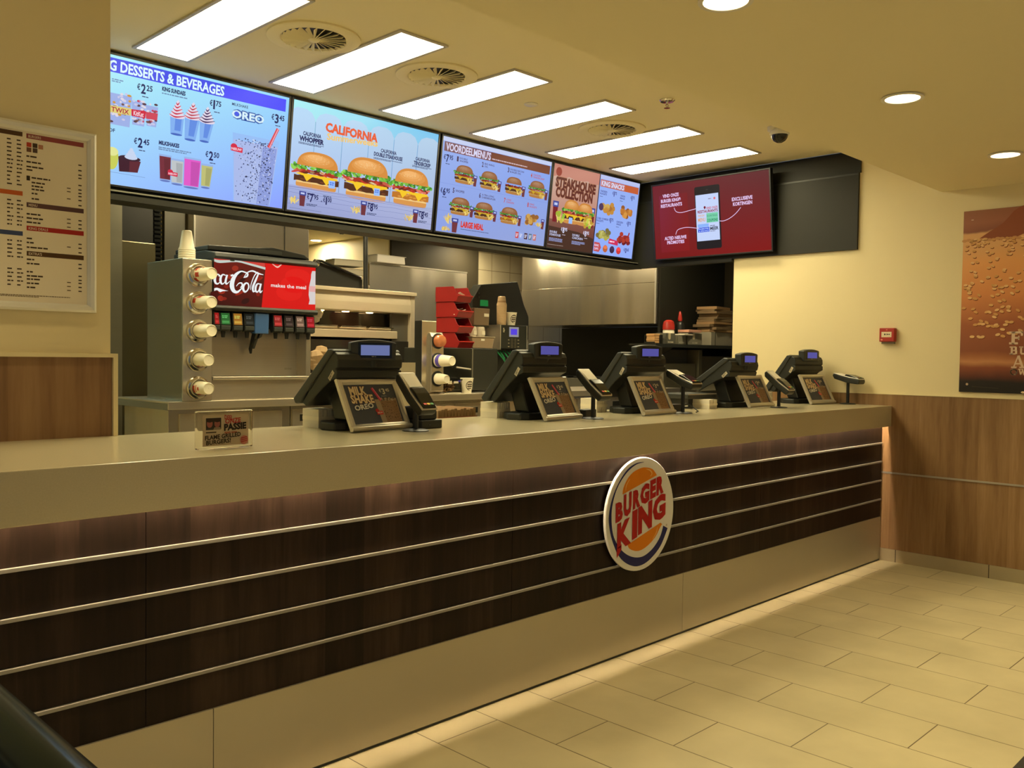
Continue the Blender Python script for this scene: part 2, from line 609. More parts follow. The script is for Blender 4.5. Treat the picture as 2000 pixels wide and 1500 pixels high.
# ================================================================== LIGHTS OF THE ROOM
LN = ['cut by the top of the photo', 'second from the left', 'third from the left', 'fourth from the left',
      'fifth from the left, beside the third air vent', 'rightmost, nearest the red screen']
for i in range(6):
    cx = -4.34 + .7615 * i
    t = thing('ceiling_light', (cx, 1.437, 2.93), 'long white glowing ceiling light panel, ' + LN[i], 'ceiling light', 'light panels over the counter')
    f = MB()
    f.box(-.150, .150, -.592, -.575, -.010, 0).box(-.150, .150, .575, .592, -.010, 0).box(-.150, -.131, -.575, .575, -.010, 0).box(.131, .150, -.575, .575, -.010, 0)
    f.build('frame', M['grey_frame'], t, .002)
    MB().box(-.131, .131, -.575, .575, -.009, -.002).build('diffuser', M['light'], t)

for i, (x, y) in enumerate([(x, y) for y in (-.944, -2.4, -3.9, -5.4) for x in (-.926, -2.373, -3.82, -5.267, -6.714)] + [(-5.55, .22), (-6.6, .22)]):  # rear rows and the left pair are unseen, added for brightness
    lab = ['round recessed downlight nearest the burger poster, at the right edge', 'round recessed downlight above the tiled floor, larger one in view',
           'unseen round ceiling downlight added to light the room'][min(i, 2)]
    t = thing('downlight', (x, y, 2.56 if i < 20 else 2.93), lab, 'ceiling light', 'round ceiling downlights')
    MB().lathe([(.076, 0), (.088, -.003), (.088, -.008), (.072, -.008), (.070, 0)], cap=False).build('trim_ring', M['white'], t)
    MB().cyl((0, 0, -.001), (0, 0, -1), .071, .004).build('lens', M['down'], t)
    ld = bpy.data.lights.new('lamp', 'SPOT')
    ld.energy, ld.color, ld.spot_size, ld.spot_blend, ld.shadow_soft_size = SPOT_E * (1.06 if i < 20 else .42), (1.0, .83, .46), R(70), .95, .06
    lo = bpy.data.objects.new('lamp', ld)
    COL.objects.link(lo)
    lo.parent = t
    lo.location = (0, 0, -.012)
for i, (x, y) in enumerate(((-.80, 6.05), (-2.4, 2.95), (.1, 3.6), (-3.6, 2.62), (.35, 4.7), (-1.2, 2.9), (.75, 2.12), (-4.95, 3.7))):  # all after the first are unseen, added to light the kitchen
    t = thing('kitchen_downlight', (x, y, 2.67), ['small kitchen downlight glowing in front of the lit cream wall', 'unseen small kitchen downlight added to brighten the kitchen'][min(i, 1)], 'ceiling light', 'kitchen downlights')
    MB().lathe([(.058, 0), (.066, -.003), (.066, -.007), (.054, -.007), (.052, 0)], cap=False).build('trim_ring', M['white'], t)
    MB().cyl((0, 0, -.001), (0, 0, -1), .053, .004).build('lens', M['kitchen'] if i != 7 else EM('added_cool_lamp', (.70, 1.0, .84), 800., (.8, .8, .8)), t)  # last one is an invented cool lamp, for a sheen on the cup cabinet

# air diffusers
for i, x in enumerate((-3.94, -3.165, -1.64)):
    t = thing('air_vent', (x, 1.242, 2.93), ['round swirl air vent between the first and second light panels', 'round swirl air vent between the second and third light panels', 'round swirl air vent between the fourth and fifth light panels'][i], 'vent', 'swirl vents in the ceiling')
    MB().lathe([(.15, -.004), (.16, -.012), (.205, -.014), (.222, -.008), (.222, 0)], cap=False, n=48).build('rim', M['ceiling'], t, smooth=True)
    MB().cyl((0, 0, -.001), (0, 0, -1), .152, .001, n=40).build('duct', M['black'], t)
    b = MB()
    for k in range(24):
        a = 2 * PI * k / 24
        rot = Matrix.Rotation(a, 3, 'Z') @ Matrix.Rotation(R(42), 3, 'X')
        b.box(.03, .152, -.010, .010, -.0012, .0012)
        for v in b.bm.verts[-8:]:
            wv = Vector((v.co.x, v.co.y * (.35 + v.co.x * 5.2), v.co.z))
            v.co = rot @ wv + Vector((0, 0, -.012))
    b.build('blades', M['ceiling'], t)
    MB().lathe([(.001, -.022), (.022, -.020), (.034, -.010), (.034, -.002)], n=24).build('hub', M['ceiling'], t, smooth=True)
t = thing('access_disc', (-2.42, 1.244, 2.93), 'small round blank cover disc in the ceiling between third and fourth light panels', 'ceiling cover')
MB().lathe([(.001, -.010), (.035, -.009), (.042, -.004), (.042, 0)]).build('cover', M['white'], t, smooth=True)
t = thing('access_disc', (-4.16, .60, 2.93), 'small round cover disc in the ceiling at the top edge of the photo', 'ceiling cover')
MB().lathe([(.001, -.010), (.035, -.009), (.042, -.004), (.042, 0)]).build('cover', M['white'], t, smooth=True)

# sprinkler and camera
t = thing('fire_sprinkler', (-1.949, .588, 2.93), 'chrome fire sprinkler head hanging from the bare ceiling', 'sprinkler')
MB().lathe([(.042, 0), (.046, -.004), (.038, -.012), (.015, -.014)], n=30).build('escutcheon', M['chrome'], t, smooth=True)
b = MB().cyl((0, 0, -.012), (0, 0, -1), .007, .016)
b.tube([(-.010, 0, -.022), (-.013, 0, -.033), (0, 0, -.047)], .0025, 6).tube([(.010, 0, -.022), (.013, 0, -.033), (0, 0, -.047)], .0025, 6)
b.build('frame_arms', M['chrome'], t)
MB().cyl((0, 0, -.047), (0, 0, -1), .018, .002, n=12).build('deflector', M['chrome'], t)
t = thing('security_camera', (-.985, .43, 2.93), 'white dome security camera with dark lens bubble under the ceiling', 'security camera')
MB().cyl((0, 0, 0), (0, 0, -1), .035, .03, .032).build('mount', M['white_steel'], t, .003)
MB().tube([(0, 0, -.015), (.008, -.015, -.028), (.014, -.028, -.04)], .026, 14).build('arm', M['white_steel'], t, smooth=True)
MB().lathe([(.02, .035), (.05, .02), (.062, -.005), (.062, -.014), (.055, -.016)], (.018, -.04, -.042), n=32).build('housing', M['white_steel'], t, smooth=True)
MB().lathe([(.054, 0), (.050, -.018), (.038, -.036), (.018, -.048), (.001, -.051)], (.018, -.04, -.057), n=32).build('dome', M['gloss'], t, smooth=True)

# ================================================================== COUNTER
ct = thing('service_counter', (0, 0, 0), 'long service counter with beige stone top and dark walnut front', 'counter')
MB().prism([(0, .954), (.023, .954), (.023, 1.07), (.83, 1.07), (.83, 1.10), (0, 1.10)], -9, -.006).build('worktop', M['worktop'], ct, .003)
bx(-9, -.008, .085, .74, .02, 1.07, 'carcass', M['darkpaint'], ct)
xs = [-9, -7.29, -5.255, -3.735, -1.703, -.006]
for a, c in zip(xs, xs[1:]):
    bx(a + .001, c - .001, .062, .084, .312, 1.07, 'front_panel', M['walnut'], ct)
xs = [-9, -7.6, -5.048, -2.49, -.012]
for a, c in zip(xs, xs[1:]):
    bx(a + .001, c - .001, .054, .075, .012, .312, 'kick_panel', M['kick'], ct, .001)
bx(-9, -.008, .06, .085, 0, .014, 'plinth_gap', M['black'], ct)
for z in (.838, .706, .573, .440):
    bx(-9, -.02, .050, .062, z - .011, z, 'metal_rail', M['rail_metal'], ct, .001)
bx(-9, -.02, .029, .037, 1.061, 1.069, 'light_strip', M['led'], ct)

# oval sign on the front
t = thing('logo_sign', (-2.8895, .048, .6665), 'round white restaurant sign with red lettering on the counter front', 'sign')
MB().lathe([(.268, 0), (.2715, .003), (.2715, .012), (.268, .015)], (0, 0, 0), (0, -1, 0), n=72).build('disc', P('sign_white', (.78, .76, .70), .35), t)
a = Art(0, .0006)
BL, OR, RD, WH = (24, 28, 92), (226, 132, 16), (176, 20, 22), (235, 228, 210)
outer = [(.059, .239), (.014, .248), (-.047, .246), (-.112, .223), (-.175, .169), (-.224, .098), (-.247, .022), (-.242, -.033), (-.222, -.091), (-.185, -.156), (-.139, -.202), (-.079, -.234), (-.018, -.248), (.05, -.24), (.119, -.209), (.174, -.166), (.222, -.096)]
inner = [(.184, -.079), (.159, -.13), (.104, -.177), (.035, -.204), (-.026, -.205), (-.087, -.188), (-.14, -.158), (-.18, -.121), (-.21, -.077), (-.224, -.024), (-.226, .044), (-.205, .112), (-.169, .164), (-.112, .211), (-.046, .24), (.014, .2465)]
inn = inner[::-1]


def smooth(p, k=4):
    o = []
    n = len(p)
    for i in range(n - 1):
        p0, p1, p2, p3 = p[max(i - 1, 0)], p[i], p[i + 1], p[min(i + 2, n - 1)]
        for s in range(k):
            t_ = s / k
            o.append(tuple(.5 * (2 * p1[j] + (p2[j] - p0[j]) * t_ + (2 * p0[j] - 5 * p1[j] + 4 * p2[j] - p3[j]) * t_ ** 2 + (3 * p1[j] - p0[j] - 3 * p2[j] + p3[j]) * t_ ** 3) for j in (0, 1)))
    o.append(p[-1])
    return o


so, si = smooth(outer, 4), smooth(inn, 4)
so = so[4:]
n_ = min(len(so), len(si))
for i in range(len(so) - 1):
    j0 = i * (len(si) - 1) / (len(so) - 1)
    j1 = (i + 1) * (len(si) - 1) / (len(so) - 1)
    def at(L, q):
        k = min(int(q), len(L) - 2); f_ = q - k
        return tuple(L[k][d] * (1 - f_) + L[k + 1][d] * f_ for d in (0, 1))
    a.poly([so[i], so[i + 1], at(si, j1), at(si, j0)], BL)
a.poly(smooth([(-.148, .108), (-.142, .138), (-.111, .179), (-.065, .207), (-.005, .221), (.036, .22), (.084, .209), (.113, .186), (.122, .175)], 3), OR)
a.brush([(.035, .213), (.066, .203), (.081, .187), (.068, .175)], [.002, .007, .008, .002], (240, 190, 110), 2)
a.brush([(-.125, .122), (-.120, .148), (-.094, .176)], [.002, .006, .002], (240, 190, 110), 2)
a.poly(smooth([(-.102, -.134), (.16, -.061), (.151, -.092), (.116, -.129), (.061, -.159), (.007, -.174), (-.041, -.172), (-.088, -.154), (-.102, -.134)], 2)[2:], OR)
a.brush([(.134, -.078), (.126, -.105), (.096, -.135)], [.002, .006, .002], (240, 190, 110), 2)
sh = math.tan(R(15.5))
for ch, x0, wd, z0, hh in (('B', -.198, .054, -.013, .082), ('U', -.138, .060, .006, .096), ('R', -.067, .057, .034, .080), ('G', -.010, .072, .046, .084), ('E', .069, .046, .069, .082), ('R', .120, .060, .080, .082)):
    a.text(ch, x0, z0, hh, RD, wd, .065, 3, 0, .22 if ch != 'B' else .18)
for ch, x0, wd, z0, hh in (('K', -.184, .106, -.144, .116), ('I', -.070, .040, -.106, .124), ('N', -.024, .112, -.090, .122), ('G', .093, .106, -.050, .110)):
    a.text(ch, x0, z0, hh, RD, wd, .06, 3, 0, .24)
a.poly([(-.186, -.145), (-.150, -.122), (-.150, -.15), (-.184, -.185)], RD, 3)
a.text('®', .205, -.085, .012, (150, 110, 80), None, 0, 2)
a.build('sign_print', t, frame_mat((0, -.0152, 0), (1, 0, 0), (0, 0, 1)))

# ================================================================== HANDRAIL, MAT
t = thing('handrail', (-6.047, -1.4, 0), 'thick black tubular handrail at the bottom left corner', 'railing')
MB().tube([(0, -1.0, .985), (0, 1.0, .985)], .034, 24).build('rail', M['rail'], t, smooth=True)
for y in (-.9, .14, .92):
    MB().cyl((0, y, 0), (0, 0, 1), .020, .96).build('post', M['black'], t, smooth=True)
    MB().cyl((0, y, 0), (0, 0, 1), .05, .008).build('foot_plate', M['black'], t)
t = thing('floor_mat', (-1.9, -2.2, 0), 'dark floor mat at the bottom right corner', 'mat')
bx(-1.2, 1.2, -.6, .596, 0, .008, 'mat_pile', P('mat_pile', (.028, .022, .016), .9, var=.2, scale=90), t, .003)

# ================================================================== SCREENS
NV = (34, 38, 92)      # navy print on the menu screens
DG = (70, 80, 120)
rs = random.Random(3)


def wav(x0, x1, y, amp, n, rn):
    return [(x0 + (x1 - x0) * i / n, y + rn.uniform(-amp, amp)) for i in range(n + 1)]


def burger(A, x, y, w_, h, seed=0, dbl=False, crisp=False, light=1., z=2, lettuce=True, bun=(214, 140, 62)):
    """a burger picture: x,y lower-left, w_ wide, h tall"""
    rn = random.Random(seed)
    C = lambda r, g, b_: tuple(min(255, int(k * light)) for k in (r, g, b_))
    b1 = C(*bun)
    # bottom bun
    A.poly(smooth([(x + .06 * w_, y + .20 * h), (x + .05 * w_, y + .08 * h), (x + .12 * w_, y + .01 * h), (x + .5 * w_, y - .01 * h), (x + .88 * w_, y + .01 * h), (x + .95 * w_, y + .08 * h), (x + .94 * w_, y + .2 * h)], 3), C(216, 150, 78), z)
    A.poly([(x + .06 * w_, y + .14 * h), (x + .94 * w_, y + .14 * h), (x + .95 * w_, y + .21 * h), (x + .05 * w_, y + .21 * h)], C(240, 200, 130), z + 1)
    pat = C(190, 116, 40) if crisp else C(84, 44, 26)
    def band(ya, yb, col, amp, zz, ov=.0, n=14):
        lo = wav(x - ov * w_, x + (1 + ov) * w_, y + ya * h, amp * h, n, rn)
        hi = wav(x - ov * w_, x + (1 + ov) * w_, y + yb * h, amp * h, n, rn)
        A.poly(lo + hi[::-1], col, zz)
    band(.18, .33, pat, .015, z + 2, 0)
    for k in range(9):
        A.ell(x + rn.uniform(.08, .92) * w_, y + rn.uniform(.20, .31) * h, .05 * w_, .02 * h, C(120, 66, 36) if not crisp else C(220, 150, 60), z + 3, 8)
    if dbl:
        band(.36, .47, pat, .015, z + 2, 0)
    # cheese
    A.poly([(x + .02 * w_, y + .36 * h), (x + .20 * w_, y + .33 * h), (x + .28 * w_, y + .19 * h), (x + .40 * w_, y + .33 * h), (x + .62 * w_, y + .31 * h), (x + .72 * w_, y + .16 * h), (x + .82 * w_, y + .30 * h), (x + .98 * w_, y + .34 * h), (x + .95 * w_, y + .39 * h), (x + .1 * w_, y + .40 * h)], C(246, 200, 40), z + 4)
    band(.40, .50, C(170, 50, 34), .02, z + 5, -.03)
    for k in range(16):
        A.ell(x + rn.uniform(.0, 1.0) * w_, y + rn.uniform(.41, .50) * h, rn.uniform(.04, .10) * w_, rn.uniform(.02, .045) * h, C(*rn.choice([(206, 60, 44), (170, 40, 34), (120, 40, 30), (196, 90, 70), (226, 120, 100), (216, 196, 150), (90, 40, 30)])), z + 6, 12, rot=rn.uniform(-25, 25))
    if lettuce:
        for k in range(60):
            A.ell(x + (-.04 + 1.08 * (k * 23 % 60) / 59) * w_, y + (.555 + rn.uniform(-.07, .06) + .05 * math.sin(PI * (k * 23 % 60) / 59)) * h, rn.uniform(.025, .06) * w_, rn.uniform(.025, .055) * h,
                  C(*rn.choice([(70, 140, 40), (110, 186, 60), (150, 214, 90), (60, 120, 44)])), z + 7, 9, rot=rn.uniform(-60, 60))
    # top bun
    pts = []
    for i in range(21):
        tt = PI * i / 20
        c_, s_ = math.cos(tt), math.sin(tt)
        pts.append((x + w_ / 2 + .455 * w_ * math.copysign(abs(c_) ** .75, c_), y + .60 * h + .40 * h * s_ ** .9))
    A.poly(pts, b1, z + 8)
    for k, f_ in enumerate((.86, .70, .54, .38)):
        A.ell(x + (.49 - .02 * k) * w_, y + (.775 + .028 * k) * h, .43 * f_ * w_, .19 * f_ * h, C(*[min(255, int(bun[j] + (k + 1) * (7, 10, 12)[j])) for j in range(3)]), z + 9 + .4 * k, 20)
    for k in range(26):
        a_, r_ = rn.uniform(0, 2 * PI), rn.uniform(.1, .9)
        A.ell(x + (.5 + .38 * r_ * math.cos(a_)) * w_, y + (.82 + .13 * r_ * math.sin(a_)) * h, .010 * w_, .006 * h, C(244, 214, 160), z + 11, 6, rot=rn.uniform(0, 90))


def drink(A, x, y, w_, h, body, z=2, lid=(60, 70, 150), tint=None):
    A.poly([(x + .14 * w_, y), (x + .86 * w_, y), (x + w_, y + h), (x, y + h)], body, z)
    A.poly([(x - .01 * w_, y + .72 * h), (x + 1.01 * w_, y + .72 * h), (x + 1.04 * w_, y + h), (x - .04 * w_, y + h)], lid, z + 1)
    A.rect(x + .2 * w_, y + .80 * h, x + .8 * w_, y + .92 * h, (190, 200, 240), z + 2)


def fries(A, x, y, w_, h, z=2, seed=0):
    rn = random.Random(seed)
    for k in range(14):
        a0 = rn.uniform(-.9, .9)
        cx, cy = x + rn.uniform(.15, .85) * w_, y + rn.uniform(.1, .5) * h
        A.line([(cx, cy), (cx + .45 * h * math.sin(a0), cy + .45 * h * abs(math.cos(a0)))], .09 * w_, rn.choice([(240, 214, 120), (214, 178, 84), (226, 196, 110)]), z)


def tall(A, x0, x1, b0, b1, y0, y1, col, z=2):
    A.poly([(b0, y0), (b1, y0), (x1, y1), (x0, y1)], col, z)


def price(A, x, y, h, big, small, col=NV, z=4, wid=None):
    """euro price with raised cents; y is the base of the large figure"""
    k = h
    n1 = big == '1'
    A.text('€', x, y + .25 * k, .62 * k, col, .34 * k, .02, z)
    A.text(big, x + .43 * k, y - .06 * k, 1.02 * k, col, (.22 if n1 else .52) * k, .03, z)
    A.text(small, x + (.74 if n1 else 1.02) * k, y + .32 * k, .60 * k, col, .66 * k, .025, z)


def tv(loc, rz, tilt, wid, hei, label, name='menu_screen', group='menu screens over the counter', bez=.012):
    """screen unit: origin at the lower-left corner of the lit area"""
    t = thing(name, loc, label, 'screen', group)
    t.rotation_euler = (tilt, 0, rz)
    # local axes: x right, z up, -y towards the viewer
    bx(-bez, wid + bez, .0006, .036, -bez, hei + bez, 'housing', M['bezel'], t, .003)
    b = MB()
    b.box(-bez, 0, -.005, .004, -bez, hei + bez).box(wid, wid + bez, -.005, .004, -bez, hei + bez)
    b.box(0, wid, -.005, .004, -bez, 0).box(0, wid, -.005, .004, hei, hei + bez)
    b.build('bezel', M['bezel'], t, .0015)
    return t


SM = frame_mat((0, .0004, 0), (1, 0, 0), (0, 0, 1))
TILT = math.atan2(.075, .637)
YB, ZB, HT = 2.225, 2.268, .641

# ---- 1: desserts and beverages
W1 = 1.14
t = tv((-4.66, YB, ZB), 0, TILT, W1, HT, 'leftmost menu screen with desserts, milkshakes and a big cookie shake')
A = Art(1.0)
A.rect(0, 0, W1, HT, screen_mat('screen_desserts', (158, 205, 255), (140, 160, 255), (176, 244, 248), (150, 214, 252), W1, HT, 1.0), 0)
A.rect(.0, .557, 1.12, .627, (74, 84, 232), 1)
A.rect(.735, .557, 1.12, .627, (78, 78, 250), 2)
A.text('KING DESSERTS & BEVERAGES', .022, .566, .051, (222, 250, 255), .712, .03, 3)
for (x, y, b1, b2) in ((.255, .487, '2', '25'), (.653, .488, '1', '75'), (.252, .212, '2', '45'), (.645, .210, '2', '50'), (1.032, .486, '3', '45')):
    price(A, x, y, .048 if x < 1 else .05, b1, b2)
    A.dashes(x + .028, y - .018, .05, .005, DG, 3)
A.dashes(.127, .523, .062, .006, (120, 150, 190), 3, 2)
A.text('KING SUNDAES', .386, .521, .021, NV, .128, .05, 3)
A.dashes(.386, .508, .20, .006, (110, 140, 180), 3, 1, seed=4)
A.text('MILKSHAKES', .383, .243, .020, NV, .112, .05, 3)
A.dashes(.383, .228, .18, .006, (110, 140, 180), 3, 2, seed=5)
A.text('MILKSHAKE', .784, .527, .016, NV, .098, .01, 3)
for zz, bo, cc in ((3, .13, (36, 70, 150)), (4, .07, (90, 130, 200)), (5, .03, (215, 240, 250))):
    A.text('OREO', .786, .464, .042, cc, .200, bo, zz)
A.ell(.815, .486, .014, .012, (70, 90, 230), 6)
A.text('OF', .122, .262, .018, NV, .032, .02, 3)
# sundaes
for (x0, x1, b0, b1, y0, y1, py, st) in ((.436, .513, .443, .507, .310, .41, .492, (200, 40, 70)), (.517, .604, .522, .583, .295, .42, .497, (190, 60, 80)), (.602, .684, .607, .660, .301, .415, .490, (60, 34, 90))):
    tall(A, x0, x1, b0, b1, y0, y1, (130, 176, 240), 2)
    tall(A, x0 + .03, x1 - .012, b0 + .02, b1 - .01, y0 + .02, y1, (96, 140, 226), 3)
    A.ell((b0 + b1) / 2, y0, (b1 - b0) / 2, .006, (70, 104, 190), 3)
    cx = (x0 + x1) / 2
    for k in range(5):
        ww = (x1 - x0) * (.56 - .11 * k)
        yy = y1 - .004 + (py - y1) * k / 5
        A.ell(cx, yy, ww, .014, (226, 214, 232), 4 + k, 16)
        A.brush([(cx - ww, yy + .004), (cx - ww * .2, yy - .006), (cx + ww, yy + .008)], [.002, .008, .002], st, 5 + k)
    A.poly([(cx - .009, y1 + (py - y1) * .8), (cx + .009, y1 + (py - y1) * .8), (cx + .002, py)], (226, 214, 232), 9)
# milkshakes
for (x0, x1, b0, b1, y0, y1, c1) in ((.390, .452, .399, .455, .066, .184, (118, 46, 60)), (.455, .523, .463, .524, .057, .172, (190, 196, 200)), (.528, .621, .531, .615, .050, .192, (226, 90, 200)), (.627, .692, .630, .680, .062, .172, (190, 190, 120))):
    tall(A, x0 - .003, x1 + .003, b0 - .002, b1 + .002, y0 - .010, y1 + .010, (150, 180, 232), 2)
    tall(A, x0, x1, b0, b1, y0, y1, c1, 3)
    tall(A, x0 + .4 * (x1 - x0), x1 - .005, b0 + .45 * (b1 - b0), b1 - .004, y0 + .004, y1 - .01, tuple(int(k * .88) for k in c1), 4)
    A.ell((b0 + b1) / 2, y0 - .009, (b1 - b0) / 2, .005, (100, 120, 190), 3)


def badge(A, x, y, s, z=7):
    A.ell(x - .012 * s, y + .012 * s, .02 * s, .017 * s, (210, 40, 70), z)
    A.poly([(x - .03 * s, y - .012 * s), (x + .042 * s, y - .016 * s), (x + .042 * s, y + .012 * s), (x - .03 * s, y + .014 * s)], (214, 44, 74), z)
    A.text('NIEUW', x - .026 * s, y - .007 * s, .014 * s, (250, 226, 240), .062 * s, .02, z + 1)


badge(A, .462, .100, .75)
badge(A, .822, .293, 1.0)
# the large shake
tall(A, .798, 1.092, .826, 1.056, .004, .381, (150, 190, 246), 2)
tall(A, .806, 1.086, .830, 1.054, .004, .345, (170, 186, 234), 3)
tall(A, .99, 1.080, .97, 1.05, .004, .335, (142, 158, 220), 4)
rn = random.Random(11)
for k in range(420):
    v_ = rn.random()
    u_ = rn.betavariate(2.2, 1.6)
    y = .01 + .335 * v_
    xl, xr = .832 - .026 * v_, 1.05 + .036 * v_
    s_ = rn.uniform(.0012, .0052)
    A.ell(xl + (xr - xl) * u_, y, s_, s_ * rn.uniform(.5, 1.3), rn.choice([(60, 66, 104), (90, 100, 150), (30, 34, 60), (190, 200, 236)]), 5, 6, rot=rn.uniform(0, 90))
for k in range(34):
    A.ell(.82 + .25 * rn.random(), .350 + rn.uniform(-.012, .012), rn.uniform(.003, .007), .004, rn.choice([(60, 66, 104), (110, 120, 170), (200, 215, 244)]), 6, 7)
A.line([(1.026, .335), (1.078, .452)], .019, (214, 70, 84), 7)
A.line([(1.030, .335), (1.080, .452)], .006, (244, 170, 180), 8)
# candy bar cups on the left
for (x0, x1, y0, y1, top, lab, s_, lc) in ((.118, .232, .300, .455, (200, 170, 160), (224, 206, 120), 'TWIX', (170, 30, 70)), (.231, .307, .318, .438, (190, 200, 236), (206, 40, 66), 'KitKat', (250, 220, 230)), (.306, .370, .326, .430, (190, 200, 236), (206, 70, 90), '', (0, 0, 0))):
    tall(A, x0, x1, x0 + .008, x1 - .006, y0, y1, (158, 176, 230), 2)
    for k in range(30):
        A.ell(rn.uniform(x0 + .008, x1 - .008), rn.uniform(y0 + .008, y1 + .012), rn.uniform(.005, .012), .006, rn.choice([(224, 216, 226), (120, 84, 80), (90, 60, 70), (200, 200, 232)] + ([(206, 150, 60)] if s_ == 'TWIX' else [(200, 60, 90)])), 3, 8)
    ym = y0 + .45 * (y1 - y0)
    A.poly([(x0 + .002, ym - .012), (x1 - .002, ym - .010), (x1, ym + .026), (x0, ym + .022)], lab, 4)
    if s_:
        A.text(s_, x0 + .012, ym - .006, .024, lc, x1 - x0 - .024, .02, 5)
# dessert cups
A.poly(smooth([(.117, .16), (.118, .09), (.150, .075), (.172, .10), (.176, .155), (.150, .185)], 3), (200, 206, 90), 3)
A.ell(.145, .165, .030, .022, (226, 230, 150), 4)
A.poly([(.176, .146), (.293, .136), (.279, .077), (.184, .070)], (96, 40, 52), 2)
A.poly([(.176, .146), (.235, .142), (.235, .075), (.184, .070)], (64, 28, 44), 3)
A.ell(.235, .144, .056, .014, (60, 34, 50), 4)
for k in range(4):
    A.ell(.241, .150 + .012 * k, .034 - .008 * k, .012, (200, 214, 240), 5 + k, 14)
A.line([(.12, .062), (.32, .058)], .002, (120, 150, 200), 2)
A.build('display', t, SM)

# ---- 2: summer burgers
W2 = 1.12
t = tv((-3.49, YB, ZB), 0, TILT, W2, HT, 'second menu screen from the left with three large burgers before white fence boards')
A = Art(1.0)
A.rect(0, 0, W2, HT, screen_mat('screen_summer', (150, 160, 200), (150, 158, 200), (176, 244, 248), (120, 196, 240), W2, HT, 1.0), 0)
fence_m = screen_mat('screen_fence', (168, 182, 232), (170, 182, 220), (186, 222, 250), (176, 206, 232), W2, HT, 1.0)
for i in range(6):
    x0 = -.04 + .198 * i
    A.poly([(min(max(px_, 0), W2), py_) for px_, py_ in ((x0 + .002, .0), (x0 + .194, .0), (x0 + .194, .55), (x0 + .170, .585), (x0 + .130, .602), (x0 + .066, .602), (x0 + .026, .585), (x0 + .002, .55))], fence_m, 1)
    if x0 > 0: A.rect(x0 - .0015, .13, x0 + .0015, .54, (120, 146, 200), 2)
A.poly([(0, 0), (W2, 0), (W2, .135), (0, .150)], screen_mat('screen_shelf', (150, 158, 206), (164, 172, 214), (164, 176, 224), (176, 184, 220), W2, .15, 1.0), 2)
for k in range(7):
    A.line(wav(.0, W2, .14 - .004 * k * k, .004, 10, rs), .0016, (120, 128, 180), 3)
A.text('CALIFORNIA', .229, .500, .052, (232, 92, 52), .392, .05, 4)
A.text('Summerweeks', .243, .452, .040, (240, 196, 110), .380, .0, 4, 0, .06)
A.text('Summerweeks', .244, .452, .040, (244, 206, 130), .380, .03, 3, 0, .06)
A.text('CALIFORNIA', .077, .449, .023, NV, .126, .035, 4)
A.text('WHOPPER', .053, .414, .029, NV, .172, .055, 4)
A.text('CALIFORNIA', .652, .446, .022, NV, .126, .035, 4)
A.text('DOUBLE STEAKHOUSE', .600, .416, .024, NV, .230, .045, 4)
A.text('CALIFORNIA', .938, .442, .021, NV, .124, .035, 4)
A.text('TENDERCRISP', .926, .412, .024, NV, .144, .045, 4)
for x, w_ in ((.05, .175), (.60, .23), (.915, .17)):
    A.dashes(x, .404, w_, .004, DG, 4, 2)
burger(A, .034, .140, .318, .222, 1)
burger(A, .392, .128, .345, .264, 2, dbl=True)
burger(A, .768, .135, .310, .244, 3, crisp=True)
for x, y in ((.300, .188), (.643, .190)):
    A.poly([(x - .022, y - .024), (x + .024, y - .022), (x + .022, y + .024), (x - .024, y + .022)], (150, 190, 255), 16)
    A.dashes(x - .015, y + .010, .03, .007, (80, 120, 220), 17, 2)
for x, px_, b1, b2 in ((.075, .133, '7', '95'), (.525, .581, '8', '95'), (.950, 1.004, '8', '45')):
    drink(A, x + .004, .032, .045, .088, (112, 50, 60), 5)
    fries(A, x - .062, .03, .075, .06, 8, int(x * 100))
    price(A, px_, .068, .048, b1, b2)
    A.dashes(px_, .112, .09, .007, NV, 4)
    A.dashes(px_, .050, .08, .005, DG, 4, 2)
A.text('+', .232, .070, .016, NV, None, .02, 4)
price(A, .248, .066, .044, '1', '00')
A.dashes(.246, .112, .10, .006, DG, 4)
A.dashes(.02, .014, .34, .003, (120, 130, 170), 4)
A.build('display', t, SM)

# ---- 3: value menus
W3 = 1.102
t = tv((-2.329, YB, ZB), 0, TILT, W3, HT, 'middle menu screen with eight small numbered burger meals on pale blue')
A = Art(1.0)
A.rect(0, 0, W3, HT, screen_mat('screen_value', (140, 160, 226), (150, 165, 216), (150, 176, 240), (126, 160, 240), W3, HT, 1.0), 0)
A.rect(.0, .612, W3, HT, (196, 206, 240), 1)
A.rect(.018, .545, 1.088, .609, (116, 62, 44), 1)
A.rect(.018, .545, .462, .609, (120, 84, 92), 2)
for zz, bo, cc in ((3, .06, (150, 80, 90)), (4, .03, (214, 214, 244))):
    A.text("VOORDEELMENU'S", .032, .553, .050, cc, .426, bo, zz)
A.dashes(.472, .563, .54, .008, (206, 180, 190), 3, 1, seed=8)
price(A, .020, .478, .050, '7', '95')
A.dashes(.04, .462, .06, .005, DG, 4)
price(A, .016, .252, .050, '6', '95')
A.dashes(.036, .236, .06, .005, DG, 4)
nm = [('DOUBLE', 'WHOPPER'), ('BIG KING', 'XXL'), ('DOUBLE BACON', 'BURGER XXL'), ('CHICKEN', 'TENDERCRISP'), ('WHOPPER', ''), ('X-TRA LONG', 'CHEESEBURGER'), ('LONG', 'CHICKEN'), ('KING', 'NUGGETS')]
pos = [(.139, .500), (.378, .500), (.638, .502), (.884, .500), (.126, .283), (.378, .282), (.628, .281), (.877, .280)]
bp = [(.132, .350), (.374, .346), (.628, .344), (.878, .352), (.115, .132), (.345, .128), (.605, .126), (.86, .130)]
